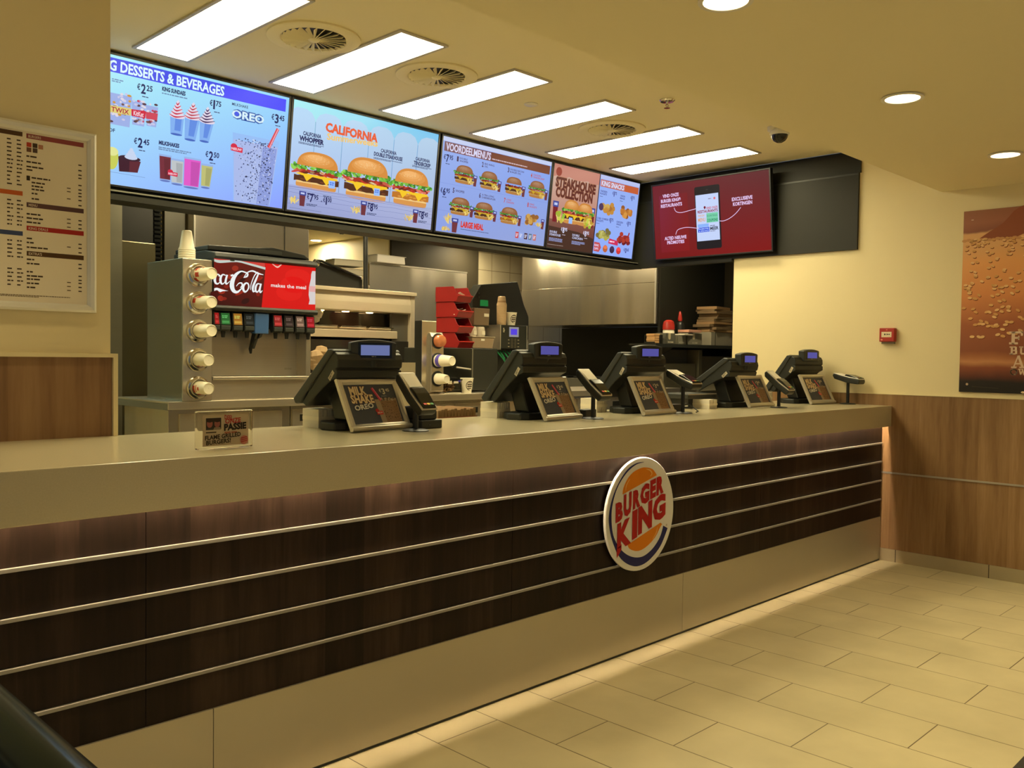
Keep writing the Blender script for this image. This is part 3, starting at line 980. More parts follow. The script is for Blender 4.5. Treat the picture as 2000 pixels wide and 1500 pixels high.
for i in range(8):
    x, y = pos[i]
    c = (70, 50, 84) if i not in (3, 6, 7) else (190, 70, 60)
    A.text(str(i + 1), x, y - .006, .034, c, .016, .03, 4)
    A.text(nm[i][0], x + .026, y + .012 if nm[i][1] else y + .002, .013 if nm[i][1] else .017, c, .012 * len(nm[i][0]), .01, 4)
    if nm[i][1]:
        A.text(nm[i][1], x + .026, y - .006, .013, c, .0115 * len(nm[i][1]), .01, 4)
    x, y = bp[i]
    ww, hh = (.175, .125) if i < 4 else (.185, .12)
    if i == 7:
        for k in range(16):
            A.ell(x + .03 + rs.uniform(0, .13), y + .02 + rs.uniform(0, .06), .024, .018, rs.choice([(176, 126, 56), (150, 96, 44), (206, 160, 80)]), 2 + k % 3, 10)
    else:
        burger(A, x, y, ww, hh, 20 + i, dbl=i in (0, 2), crisp=i in (3, 6), light=.82, lettuce=i != 2, bun=(176, 112, 66))
    drink(A, x + ww - .002, y - .004, .036, .075, (110, 50, 60), 13)
    fries(A, x + ww - .06, y - .004, .07, .055, 16, 40 + i)
for y in (.145, .330):
    A.rect(0, y, W3, y + .0012, (110, 130, 210), 1)
A.text('LARGE MEAL', .228, .052, .040, (214, 60, 52), .222, .06, 4)
A.dashes(.23, .036, .42, .004, DG, 4)
drink(A, .142, .006, .058, .098, (112, 50, 60), 5)
fries(A, .075, .05, .07, .09, 3, 71)
fries(A, .03, .005, .11, .04, 4, 72)
for x, c in ((.797, (206, 70, 66)), (.840, (150, 170, 230)), (.892, (72, 40, 52)), (.941, (96, 120, 140)), (.988, (196, 110, 100))):
    A.rect(x - .016, .032, x + .018, .078, c, 3)
    A.dashes(x - .011, .064, .024, .006, (220, 220, 240), 4, 3)
A.build('display', t, SM)

# ---- 4: steakhouse and snacks share one screen
W4 = 1.097
t = tv((-1.197, YB, ZB), 0, TILT, W4, HT, 'rightmost menu screen over the counter, half brown burger picture and half pale snacks')
A = Art(1.0)
A.rect(0, 0, .557, HT, screen_mat('screen_steak', (70, 44, 34), (84, 46, 36), (196, 130, 112), (186, 110, 96), .557, HT, 1.0), 0)
A.rect(0, .22, .557, .56, screen_mat('screen_steak_mid', (176, 84, 60), (186, 92, 66), (206, 176, 160), (196, 164, 150), .557, .6, 1.0), 1)
A.poly(wav(0, .557, .55, .012, 12, rs) + [(.557, HT), (0, HT)], (196, 132, 116), 2)
A.ell(.062, .585, .034, .034, (150, 62, 50), 3)
for zz, bo, cc in ((3, .09, (176, 120, 90)), (4, .05, (96, 42, 36))):
    A.text('STEAKHOUSE', .034, .474, .072, cc, .488, bo, zz)
    A.text('COLLECTION', .046, .398, .072, cc, .448, bo, zz)
A.poly([(.0, .0), (.557, .0), (.557, .115), (.36, .150), (0, .165)], (72, 46, 36), 3)
burger(A, .150, .205, .20, .185, 51, dbl=True, light=.95, z=4)
burger(A, .315, .205, .20, .180, 52, dbl=True, light=.95, z=5)
for x in (.03, .478):
    drink(A, x, .20, .062, .16, (120, 26, 36), 4)
for x in (.075, .415):
    fries(A, x, .185, .10, .11, 18, int(x * 99))
    for k in range(12):
        A.ell(x + rs.uniform(.0, .09), .20 + rs.uniform(0, .09), .018, .014, rs.choice([(150, 190, 60), (206, 206, 80), (190, 150, 50)]), 19, 8)
A.rect(.226, .205, .268, .252, (150, 190, 250), 20)
for x, px_, in ((.022, .150), (.292, .420)):
    price(A, px_, .128, .044, '8', '95', (214, 214, 240), 5)
    A.dashes(px_ + .02, .110, .06, .005, (190, 180, 200), 5)
    A.text('DOUBLE' if x < .1 else 'DOUBLE', x, .114, .017, (206, 210, 244), .085, .02, 5)
    A.text('STEAKHOUSE' if x < .1 else 'CHICKEN', x, .092, .017, (206, 210, 244), .130, .02, 5)
    A.dashes(x, .072, .16, .006, (150, 160, 210), 5, 3, seed=int(x * 100))
A.dashes(.01, .022, .28, .004, (170, 150, 140), 5)
# snacks
X = .567
A.rect(.557, 0, X, HT, (24, 26, 60), 1)
A.rect(X, 0, W4, HT, screen_mat('screen_snacks', (136, 170, 250), (150, 176, 250), (150, 180, 250), (150, 176, 240), W4, HT, 1.0), 0)
A.rect(X, .608, W4, HT, (186, 196, 240), 1)
A.rect(X + .008, .547, X + .520, .604, (196, 96, 56), 1)
A.rect(X + .012, .552, X + .330, .600, (206, 120, 116), 2)
for zz, bo, cc in ((3, .08, (150, 70, 70)), (4, .04, (224, 224, 250))):
    A.text('KING SNACKS', X + .020, .556, .040, cc, .300, bo, zz)
for (x, y, l1, l2) in ((.014, .504, 'CHICKEN', 'NUGGETS'), (.281, .500, 'ONION', 'RINGS'), (.006, .284, 'CHILI CHEESE', 'NUGGETS'), (.266, .282, 'CHICKEN', 'WINGS')):
    A.text(l1, X + x, y, .015, (60, 60, 130), .0125 * len(l1), .02, 4)
    A.text(l2, X + x, y - .020, .015, (60, 60, 130), .0125 * len(l2), .02, 4)
    A.dashes(X + x, y - .036, .06, .004, DG, 4)
    price(A, X + x + (.160 if x < .1 else .140), y - .012, .040, '1', '75', (60, 60, 130))
for (cx, cy, cs) in ((.13, .375, [(196, 140, 60), (206, 170, 90), (170, 110, 50)]), (.395, .376, [(190, 120, 50), (150, 90, 44), (214, 150, 70)]), (.10, .160, [(176, 170, 80), (120, 110, 60), (196, 190, 110)]), (.395, .150, [(150, 44, 40), (176, 60, 44), (110, 30, 36)])):
    for k in range(26):
        a0, r0 = rs.uniform(0, 2 * PI), rs.uniform(0, 1)
        A.ell(X + cx + .085 * r0 * math.cos(a0), cy + .034 * r0 * math.sin(a0) + (.02 if rs.random() < .2 else 0), .026, .020, rs.choice(cs), 2 + k % 4, 10)
A.ell(X + .045, .385, .030, .030, (80, 56, 90), 7)
A.line([(X + .44, .17), (X + .455, .215)], .016, (160, 50, 44), 7)
A.poly([(X + .185, .100), (X + .315, .092), (X + .315, .130), (X + .195, .142)], (206, 50, 90), 7)
A.dashes(X + .20, .118, .10, .012, (250, 210, 230), 8)
A.poly([(X + .005, .022), (X + .075, .018), (X + .100, .055), (X + .075, .094), (X + .005, .096)], (196, 80, 84), 2)
A.text('KING', X + .012, .062, .018, (230, 220, 250), .054, .02, 3)
A.text('DIPS', X + .012, .034, .018, (230, 220, 250), .054, .02, 3)
for x, c in ((.155, (190, 100, 60)), (.246, (60, 40, 70)), (.335, (206, 60, 60))):
    A.ell(X + x, .052, .032, .030, c, 2)
    A.ell(X + x, .064, .026, .014, tuple(min(255, int(k * 1.25)) for k in c), 3)
price(A, X + .405, .045, .042, '0', '65', (60, 60, 130))
A.build('display', t, SM)

# ---- red screen on the side bulkhead
WR, HR = 1.075, .606
t = tv((-.07, 1.99, 2.252), -PI / 2, math.atan2(.07, .60), WR, HR, 'red screen with a phone picture, mounted on the dark side bulkhead', 'promotion_screen', None)
A = Art(1.0)
A.rect(0, 0, WR, HR, screen_mat('screen_red', (118, 22, 24), (130, 20, 22), (112, 34, 44), (92, 34, 42), WR, HR, 1.0), 0)
A.rect(.06, .05, .34, .52, screen_mat('screen_red_glow', (124, 26, 34), (136, 24, 26), (124, 38, 62), (120, 28, 34), .34, .5, 1.0), 1)
PH = (28, 24, 30)
A.poly([(cx + .016 * math.cos(R(a_)), cy + .016 * math.sin(R(a_))) for cx, cy, a0 in ((.626, .066, -90), (.626, .535, 0), (.424, .535, 90), (.426, .066, 180)) for a_ in (a0, a0 + 22, a0 + 45, a0 + 68, a0 + 90)], PH, 3)
A.rect(.416, .116, .628, .485, (196, 212, 250), 4)
A.ell(.526, .520, .012, .003, (60, 56, 60), 4)
A.dashes(.535, .446, .04, .005, (110, 90, 120), 5)
A.ell(.592, .446, .010, .010, (220, 120, 130), 5)
A.text('VIND ONZE', .512, .366, .018, (200, 50, 76), .106, .02, 5)
A.text('RESTAURANTS', .432, .340, .022, (150, 20, 50), .186, .03, 5)
A.ell(.499, .382, .010, .010, (120, 20, 50), 5)
A.poly([(.490, .380), (.508, .380), (.499, .364)], (120, 20, 50), 5)
A.text('BEKIJK', .435, .312, .016, (226, 170, 110), .062, .01, 5)
A.text('MENU', .432, .272, .030, (226, 160, 100), .070, .02, 5)
A.rect(.512, .258, .619, .334, (120, 206, 170), 5)
A.text('KORTING', .518, .305, .014, (60, 150, 120), .094, .01, 6)
A.text('COUPONS', .516, .266, .022, (40, 140, 100), .098, .03, 6)
A.rect(.428, .226, .530, .252, (140, 180, 250), 5)
A.rect(.428, .186, .534, .224, (40, 80, 220), 5)
A.text('PROMOTIES', .432, .207, .012, (190, 210, 255), .096, .02, 6)
A.text('& SPECIALS', .436, .190, .012, (190, 210, 255), .092, .02, 6)
A.text('MEER', .542, .198, .026, (40, 44, 66), .076, .03, 5)
A.dashes(.542, .232, .07, .006, (110, 110, 140), 5)
A.dashes(.542, .189, .07, .005, (110, 110, 140), 5)
LC = (226, 196, 236)
for s_, x, y, w_ in (('VIND ONZE', .098, .502, .160), ('BURGER KING®', .079, .462, .196), ('RESTAURANTS', .076, .422, .210), ('EXCLUSIEVE', .748, .404, .180), ('KORTINGEN', .756, .366, .168), ('ALTIJD NIEUWE', .098, .152, .216), ('PROMOTIES', .122, .116, .170)):
    A.text(s_, x, y, .027, LC, w_, .04, 4)
for p in ([(.207, .410), (.225, .377), (.272, .364), (.346, .371), (.416, .380)], [(.632, .262), (.669, .259), (.720, .273), (.777, .305), (.824, .348)], [(.211, .189), (.230, .224), (.278, .237), (.339, .237), (.437, .220)]):
    A.brush(p, [.005] * 5, LC, 5)
A.build('display', t, SM)
bx(.35, .72, .03, .062, .20, .42, 'wall_bracket', M['black'], t)

# ================================================================== WALL THINGS
# framed price list on the left partition
t = thing('menu_board', (-5.115, .826, 1.86), 'silver framed price list hanging on the cream partition at the left', 'menu board')
b = MB()
X0, X1, Z0, Z1 = -.66, 0, -.315, .318
pr = [(-.028, 0), (-.028, .010), (-.020, .019), (-.008, .022), (0, .017), (0, 0)]


def snap(b, x0, x1, z0, z1, pr):
    """mitred picture-frame moulding; profile is (inset from outer edge <=0, height)"""
    L = [[(x0 - 0 - p[0], z0 - p[0], p[1]) for p in pr], [(x1 + p[0], z0 - p[0], p[1]) for p in pr], [(x1 + p[0], z1 + p[0], p[1]) for p in pr], [(x0 - p[0], z1 + p[0], p[1]) for p in pr]]
    V = [[b.bm.verts.new((x, -h_, z)) for x, z, h_ in r] for r in L]
    n = len(pr)
    for i in range(4):
        j = (i + 1) % 4
        for k in range(n):
            l = (k + 1) % n
            b.bm.faces.new((V[i][k], V[j][k], V[j][l], V[i][l]))


snap(b, X0, X1, Z0, Z1, pr)
b.build('frame', P('silver_frame', (.80, .78, .70), .35, metal=.2), t)
A = Art(0, .0004)
PB = (240, 228, 204)
A.rect(X0 + .02, Z0 + .02, X1 - .02, Z1 - .02, PB, 1)


def bar(x0, x1, z, h_, col, s=None, w_=.05):
    A.rect(x0, z - h_ / 2, x1, z + h_ / 2, col, 2)
    if s:
        A.text(s, x0 + .006, z - .0045, .009, (220, 200, 180), w_, .02, 3)


o_ = 5.115
for z, c, s, w_ in ((2.135, (150, 70, 70), 'BURGERS', .040), (1.903, (96, 66, 66), 'MENU', .028), (1.824, (176, 40, 34), 'KING DEALS', .062), (1.738, (84, 56, 24), "EXTRA'S", .042)):
    bar(-5.340 + o_, -5.154 + o_, z - 1.86, .016, c, s, w_)
for z, c in ((2.137, (84, 56, 30)), (1.938, (206, 100, 40)), (1.803, (66, 80, 120))):
    bar(-5.75 + o_, -5.352 + o_, z - 1.86, .015, c)
ink = (70, 52, 34)
rn = random.Random(5)
for z in (2.067, 2.048, 2.032, 2.021, 1.996, 1.980, 1.968, 1.957, 1.943, 1.925, 1.872, 1.858, 1.844, 1.789, 1.775, 1.759, 1.718, 1.704, 1.676, 1.662, 1.651, 1.637, 1.623):
    x0 = -5.340 + o_ + (.016 if 1.92 < z < 2.0 else 0)
    A.dashes(x0, z - 1.86, rn.uniform(.02, .075), .0052, ink, 2, 1, seed=int(z * 1000))
    A.dashes(-5.172 + o_, z - 1.864, .017, .0042, ink, 2)
    if rn.random() < .45:
        A.dashes(-5.21 + o_, z - 1.863, .022, .0034, (110, 90, 64), 2)
for k, (x, z) in enumerate(((-5.332, 2.106), (-5.313, 2.106), (-5.332, 2.089), (-5.313, 2.089), (-5.295, 2.104))):
    A.rect(x + o_ - .0075, z - 1.8675, x + o_ + .0075, z - 1.8525, ((190, 66, 44), (70, 52, 40), (120, 84, 60), (90, 70, 60), (190, 130, 100))[k], 3)
A.rect(-5.340 + o_, 1.985 - 1.86, -5.329 + o_, 2.001 - 1.86, (60, 46, 24), 3)
z = 2.115
while z > 1.62:
    if abs(z - 1.938) > .018 and abs(z - 1.803) > .018 and not 1.69 < z < 1.72:
        for x in (-5.40, -5.37):
            A.dashes(x + o_, z - 1.86, .020, .0045, ink, 2, seed=int(z * 999))
        A.dashes(-5.72 + o_, z - 1.86, rn.uniform(.08, .2), .0052, ink, 2, seed=int(z * 777))
    z -= .0135
A.dashes(-5.72 + o_, -.265, .52, .0026, (120, 100, 70), 2, 2)
A.build('price_sheet', t, frame_mat((0, -.004, 0), (1, 0, 0), (0, 0, 1)))

# burger poster on the right wall
t = thing('burger_poster', (.004, -.440, 1.215), 'large burger bun poster with sesame seeds on the cream right wall', 'poster')
bx(-.010, 0, -1.55, 0, 0, 1.196, 'panel', P('poster_board', (.10, .05, .03), .5), t)
m, tt, bb = newmat('poster_bun')
N = tt.nodes.new
tc = N('ShaderNodeTexCoord'); sp = N('ShaderNodeSeparateXYZ'); tt.links.new(tc.outputs['Object'], sp.inputs[0])
nz = N('ShaderNodeTexNoise'); nz.inputs['Scale'].default_value = 3.0; nz.inputs['Detail'].default_value = 3
tt.links.new(tc.outputs['Object'], nz.inputs['Vector'])
ma = N('ShaderNodeMath'); ma.operation = 'MULTIPLY_ADD'; ma.inputs[1].default_value = .10; tt.links.new(nz.outputs['Fac'], ma.inputs[0])
tt.links.new(sp.outputs[1], ma.inputs[2])
dvd = N('ShaderNodeMath'); dvd.operation = 'DIVIDE'; dvd.inputs[1].default_value = 1.25; tt.links.new(ma.outputs[0], dvd.inputs[0])
cr = N('ShaderNodeValToRGB'); tt.links.new(dvd.outputs[0], cr.inputs[0])
E_ = cr.color_ramp.elements
E_[0].position = .0; E_[0].color = S(20, 14, 10)
E_[1].position = 1.0; E_[1].color = S(150, 92, 62)
for p_, c_ in ((.09, (26, 18, 12)), (.12, (96, 44, 26)), (.17, (140, 74, 42)), (.20, (196, 134, 84)), (.225, (170, 104, 60)), (.26, (142, 78, 46)), (.40, (166, 92, 52)), (.55, (220, 140, 76)), (.72, (234, 164, 94)), (.82, (226, 172, 112)), (.875, (220, 166, 108)), (.885, (140, 80, 56)), (.93, (160, 96, 68))):
    x = E_.new(p_); x.color = S(*c_)
tt.links.new(cr.outputs[0], bb.inputs['Base Color']); bb.inputs['Roughness'].default_value = .4
A = Art(0, .0004)
A.rect(0, 0, 1.55, 1.196, m, 1)
A.poly(smooth([(.10, 1.01), (.16, 1.05), (.24, 1.10), (.34, 1.196), (.52, 1.196), (.46, 1.10), (.36, 1.02), (.26, .985)], 3), (150, 84, 56), 2)
A.poly(smooth([(.36, 1.02), (.42, 1.07), (.50, 1.196), (1.1, 1.196), (.9, 1.02), (.6, .98)], 3), (120, 60, 44), 2)
rn = random.Random(21)
for k in range(560):
    v_ = rn.random()
    y = .36 + .645 * (1 - v_ ** 1.6)
    x = rn.uniform(0.01, 1.5)
    s_ = .0125 * (1.15 - .35 * (y - .36) / .65)
    ro = rn.uniform(-40, 20)
    A.ell(x + .003, y - .004, s_ * 1.15, s_ * .72, (128, 66, 34), 3, 10, rot=ro)
    A.ell(x, y, s_ * 1.1, s_ * .64, rn.choice([(226, 176, 112), (236, 192, 132), (214, 160, 96)]), 4, 10, rot=ro)
for x in range(60):
    A.ell(.01 + x * .025, 1.0 + .004 * math.sin(x * 1.7) - .03 * max(0, x / 60 - .1), .017, .010, (206, 150, 96), 3, 9)
WT = (226, 196, 166)
# slab letters at the right edge of the picture
def slab(x, y, h, s):
    st = .22 * h
    k = {'F': [(0, 0, .62, .16), (0, .84, .95, 1), (.16, 0, .40, 1), (.4, .42, .72, .58), (.80, .66, .95, 1), (.62, .34, .72, .66)],
         'B': [(0, 0, .7, .16), (0, .84, .7, 1), (.14, 0, .38, 1), (.3, .42, .74, .58), (.62, .06, .86, .50), (.58, .52, .82, .94)],
         'U': [(0, .84, .46, 1), (.56, .84, 1, 1), (.12, .12, .34, 1), (.68, .12, .88, 1), (.22, 0, .78, .20)],
         'A': [(0, 0, .40, .12), (.60, 0, 1, .12), (.28, .30, .74, .40)],
         'O': [], 'W': [(0, .84, .40, 1), (.45, .84, .75, 1), (.9, .84, 1.3, 1)]}[s]
    for r in k:
        A.rect(x + r[0] * h, y + r[1] * h, x + r[2] * h, y + r[3] * h, WT, 5)
    if s == 'A':
        A.line([(x + .18 * h, y + .05 * h), (x + .50 * h, y + h)], .10 * h, WT, 5); A.line([(x + .50 * h, y + h), (x + .84 * h, y + .05 * h)], .18 * h, WT, 5)
    if s == 'O':
        p_ = [(x + .48 * h + .42 * h * math.cos(2 * PI * i / 20), y + .5 * h + .42 * h * math.sin(2 * PI * i / 20)) for i in range(21)]
        A.line(p_, .19 * h, WT, 5)
    if s == 'W':
        A.line([(x + .2 * h, y + .95 * h), (x + .42 * h, y + .06 * h)], .2 * h, WT, 5); A.line([(x + .42 * h, y + .06 * h), (x + .64 * h, y + .9 * h)], .14 * h, WT, 5)
        A.line([(x + .64 * h, y + .9 * h), (x + .86 * h, y + .06 * h)], .2 * h, WT, 5); A.line([(x + .86 * h, y + .06 * h), (x + 1.1 * h, y + .95 * h)], .14 * h, WT, 5)
slab(.296, .316, .083, 'F')
slab(.300, .251, .052, 'B'); slab(.355, .251, .052, 'U')
slab(.312, .164, .080, 'A')
slab(.308, .118, .042, 'O'); slab(.352, .118, .042, 'W')
A.ell(.050, .052, .008, .008, (196, 170, 140), 5)
A.line([(.08, .038), (.24, .030)], .004, (70, 60, 50), 5)
A.ell(.385, .010, .012, .007, (230, 200, 160), 5)
A.dashes(.048, 1.135, .022, .006, (206, 176, 150), 5)
A.build('picture', t, frame_mat((-.0102, 0, 0), (0, -1, 0), (0, 0, 1)))

# fire alarm call point
t = thing('fire_alarm_button', (.006, .036, 1.597), 'small red fire alarm call point on the cream right wall', 'fire alarm')
MB().box(-.046, 0, -.052, .052, -.048, .048).build('housing', M['firered'], t, .004)
bx(-.024, 0, -.044, .044, -.064, -.048, 'base_box', P('alarm_base_grey', (.25, .22, .15), .6), t)
A = Art(0, .0004)
A.rect(-.036, -.017, .034, .021, (232, 214, 180), 1)
A.ell(-.012, .003, .006, .006, (70, 66, 50), 2)
A.poly([(.0, .010), (.0, -.004), (.010, .003)], (30, 34, 20), 2)
A.rect(.008, .001, .022, .005, (40, 44, 30), 2); A.ell(.019, .003, .004, .004, (50, 54, 36), 2)
A.ell(0, .035, .006, .004, (226, 130, 110), 1)
A.ell(-.034, -.034, .008, .006, (230, 140, 120), 1)
A.build('pictogram_window', t, frame_mat((-.0464, 0, 0), (0, -1, 0), (0, 0, 1)))

# ================================================================== ON THE COUNTER
# acrylic card block
t = thing('acrylic_card_holder', (-4.945, .19, 1.10), 'clear acrylic block with a staff card on the left of the counter', 'card holder', rz=R(2))
bx(-.098, .098, -.011, .011, 0, .122, 'acrylic_block', M['clear'], t, .004)
A = Art(0, .0003)
A.rect(-.082, .010, .080, .110, (190, 172, 142), 1)
A.rect(-.074, .048, -.014, .104, (196, 180, 150), 2)
A.rect(-.071, .062, -.018, .100, (46, 40, 26), 3)
A.rect(-.071, .052, -.035, .056, (60, 48, 30), 3)
for cx, c in ((-.058, (160, 96, 84)), (-.032, (150, 92, 80))):
    A.ell(cx, .082, .010, .013, c, 4)
    A.ell(cx, .092, .011, .006, (50, 34, 20), 5)
    A.poly([(cx - .014, .062), (cx + .014, .062), (cx + .010, .070), (cx - .010, .070)], (56, 54, 44) if cx < -.05 else (140, 124, 100), 4)
A.text('DEEL', -.006, .095, .014, (170, 44, 36), .030, .03, 2, 0, -.1)
A.text('ONZE', -.004, .080, .016, (170, 44, 36), .056, .03, 3, 0, .05)
A.text('PASSIE', -.008, .058, .021, (40, 30, 12), .080, .05, 4, 0, .05)
A.dashes(-.006, .051, .076, .006, (176, 110, 80), 2)
A.text('FLAME GRILLED', -.074, .030, .014, (44, 34, 16), .126, .03, 4, 0, .06)
A.text('BURGERS!', -.070, .014, .014, (44, 34, 16), .086, .03, 4, 0, .06)
A.ell(.064, .024, .015, .015, (190, 120, 100), 5)
for k in range(3):
    A.line([(.053, .018 + .006 * k), (.075, .022 + .006 * k)], .003, (160, 50, 44), 6)
A.build('staff_card', t, frame_mat((0, -.0114, 0), (1, 0, 0), (0, 0, 1)))

# ---- silver A4 frames with the milkshake advert
FW, FH, FT = .326, .226, R(26.5)


def ad_frame(loc, rz, label):
    t = thing('advert_frame', loc, label, 'advert frame', 'advert frames leaning on the registers', rz)
    rot = Matrix.Rotation(-FT, 4, 'X')
    b = MB()
    snap(b, 0, FW, 0, FH, [(-.027, 0), (-.027, .008), (-.018, .015), (-.007, .016), (0, .010), (0, -.004)])
    b.bm.transform(rot)
    b.build('frame', M['alu'], t)
    b = MB().box(.004, FW - .004, -.001, .004, .004, FH - .004)
    b.bm.transform(rot)
    b.build('back_board', M['black'], t)
    b = MB().cyl((-.001, -.006, .010), (1, 0, 0), .010, FW + .002, n=14)
    b.build('foot_bar', M['alu'], t, smooth=True)
    A = Art(0, .0003)
    A.rect(.024, .024, FW - .024, FH - .024, (74, 78, 90), 1)
    A.poly([(.178, .028), (.290, .026), (.296, .136), (.172, .132)], (172, 150, 122), 2)
    A.poly([(.205, .028), (.288, .026), (.292, .126), (.200, .124)], (150, 116, 84), 3)
    rn = random.Random(9)
    for k in range(70):
        A.ell(rn.uniform(.205, .287), rn.uniform(.032, .118), rn.uniform(.0012, .003), .0018, rn.choice([(70, 50, 34), (96, 66, 44), (170, 130, 96)]), 4, 6)
    for k in range(20):
        A.ell(.205 + .085 * rn.random(), .130 + rn.uniform(-.004, .006), .005, .004, rn.choice([(150, 130, 110), (90, 76, 60), (186, 166, 140)]), 4, 7)
    A.line([(.205, .128), (.176, .184)], .014, (206, 60, 90), 5)
    A.line([(.208, .128), (.180, .184)], .004, (236, 140, 160), 6)
    for zz, bo, cc in ((5, .08, (120, 70, 50)), (6, .04, (238, 214, 170))):
        A.text('MILK', .050, .156, .036, cc, .090, bo, zz)
        A.text('SHAKE', .046, .119, .036, cc, .122, bo, zz)
        A.text('OREO', .052, .086, .022, (30, 34, 60) if zz == 5 else (232, 228, 216), .106, bo, zz, 6)
    A.text('€', .212, .164, .015, (226, 216, 190), .012, .02, 5)
    A.text('3', .228, .155, .026, (226, 216, 190), .016, .03, 5)
    A.text('45', .248, .166, .014, (226, 216, 190), .022, .02, 5)
    A.dashes(.215, .146, .05, .003, (150, 150, 150), 5)
    A.ell(.168, .082, .010, .009, (200, 44, 44), 6)
    A.poly([(.162, .064), (.196, .064), (.196, .080), (.164, .080)], (206, 50, 48), 6)
    A.text('NIEUW', .166, .069, .007, (250, 220, 200), .027, .02, 7)
    A.build('advert_sheet', t, rot @ frame_mat((0, -.0045, 0), (1, 0, 0), (0, 0, 1)))
    return t


fr0 = ad_frame((-4.294, .41, 1.104), R(6.2), 'silver advert frame leaning on the leftmost register, next to the acrylic card')
for loc, rz, lab in (((-3.211, .371, 1.104), 9, 'silver advert frame leaning on the second register from the left'),
                     ((-2.464, .345, 1.104), 4, 'silver advert frame leaning on the middle register'),
                     ((-1.245, .412, 1.104), 1.3, 'silver advert frame leaning on the second register from the right'),
                     ((-.435, .395, 1.104), -4, 'silver advert frame leaning on the rightmost register by the wall')):
    f = copy_tree(fr0)
    f.location = loc
    f.rotation_euler = (0, 0, R(rz))
    f['label'] = lab

# ---- registers
disp_m = EM('customer_display', S(104, 100, 190), .62)
disp_m1 = EM('customer_display_pale', S(120, 132, 186), .72)


def register(x, y, rz, tilt, dyaw, label, first=False):
    t = thing('cash_register', (x, y, 1.10), label, 'cash register', 'registers along the counter', R(rz))
    # foot and neck
    MB().prism([(-.17, .10), (-.16, .02), (-.12, .0), (.12, .0), (.165, .02), (.17, .10), (.12, .17), (-.12, .17)], 0, .034, 'z').build('foot', M['pos'], t, .006)
    MB().prism([(.025, .034), (.12, .034), (.165, .165), (.085, .188)], -.09, .09, 'x').build('neck', M['black'], t, .01)
    def T(p):
        y_, z_ = p[0] - .13, p[1] - .20
        c, s = math.cos(R(tilt)), math.sin(R(tilt))
        return (y_ * c - z_ * s + .13, y_ * s + z_ * c + .20)
    # rear housing (towards the customer) and the touch screen slab
    hp = [(.235, .108), (.208, .092), (.09, .172), (.03, .204), (-.002, .212), (-.008, .240), (.002, .247), (-.010, .253), (-.014, .285), (-.006, .306), (.010, .316), (.036, .314)]
    MB().prism([T(p) for p in hp], -.168, .168).build('rear_housing', M['pos'], t, .007, 3)
    sp_ = [(.290, .125), (.276, .102), (.246, .106), (.105, .232), (.030, .300), (.008, .318), (.022, .328), (.047, .328)]
    MB().prism([T(p) for p in sp_], -.176, .176).build('screen_slab', M['pos2'], t, .007, 3)
    q0, q1 = T((.286, .1285)), T((.052, .3270))
    d = Vector((0, q1[0] - q0[0], q1[1] - q0[1]))
    nn = Vector((0, -d.z, d.y)).normalized() * -1
    b = MB()
    p0 = Vector((-.155, q0[0], q0[1])) + d * .08
    p1 = Vector((-.155, q0[0], q0[1])) + d * .92
    nrm = Vector((0, d.z, -d.y)).normalized() * .0012
    b.quad(p0 + nrm, p0 + nrm + Vector((.31, 0, 0)), p1 + nrm + Vector((.31, 0, 0)), p1 + nrm)
    b.build('touch_screen', M['gloss'], t)
    # side vent line, sticker
    e0, e1 = T((.070, .262)), T((.180, .158))
    b = MB()
    b.prism([(e0[0], e0[1]), (e0[0] + .006, e0[1] + .004), (e1[0] + .006, e1[1] + .004), (e1[0], e1[1])], -.1695, -.166)
    b.build('side_groove', M['black'], t)
    c0 = T((.016, .238)); c1 = T((.046, .205))
    dx = Vector((c1[0] - c0[0], c1[1] - c0[1])).normalized()
    A = Art(0, .0003)
    A.rect(-.022, -.009, .022, .009, (196, 186, 160), 1)
    A.dashes(-.017, .003, .030, .003, (80, 74, 60), 2, 2)
    A.build('sticker', t, frame_mat((-.1692, (c0[0] + c1[0]) / 2, (c0[1] + c1[1]) / 2), (0, -dx.x, -dx.y), (0, -dx.y, dx.x)))
    # customer display
    k = T((.012, .318))
    dp = thing_part('customer_display', t, (.012, k[0] - .012, k[1] + .012), R(dyaw))
    ac = [(-.098 + .196 * i / 12, .026 + .012 * (1 - (2 * i / 12 - 1) ** 2)) for i in range(13)]
    b = MB().prism([(-.094, -.048), (.094, -.048)] + ac[::-1], -.032, .016, 'y')
    sh_ = b.build('display_case', M['pos2'], dp, .006, 3)
    bx(-.066, .076, -.0335, -.030, -.036, .024, 'display_window', M['gloss'], dp)
    A = Art(0, .0003)
    A.rect(-.056, -.026, .066, .016, disp_m1 if first else disp_m, 1)
    A.dashes(-.010, -.031, .028, .003, (150, 150, 150), 1)
    A.build('display_panel', dp, frame_mat((0, -.0337, 0), (1, 0, 0), (0, 0, 1)))
    MB().cyl((0, .002, -.075), (0, 0, 1), .020, .035, .026).build('display_stem', M['pos'], dp)
    return t


def thing_part(name, parent, loc, rz):
    o = bpy.data.objects.new(name, None)
    COL.objects.link(o)
    o.parent = parent
    o.location = loc
    o.rotation_euler = (0, 0, rz)
    return o


register(-4.139, .503, 2.3, -1.1, -22, 'leftmost charcoal cash register, behind the largest advert frame', True)
register(-3.079, .490, 2.0, -9, -6, 'second charcoal cash register from the left, in front of the coffee machine')
register(-2.235, .490, -4, -9, -8, 'middle charcoal cash register, in front of the steel hood')
register(-1.175, .502, 0, 5.4, -3, 'second charcoal cash register from the right, beside the dark cash tray')
register(-.262, .490, -8, -12, 2, 'rightmost charcoal cash register, against the cream wall')


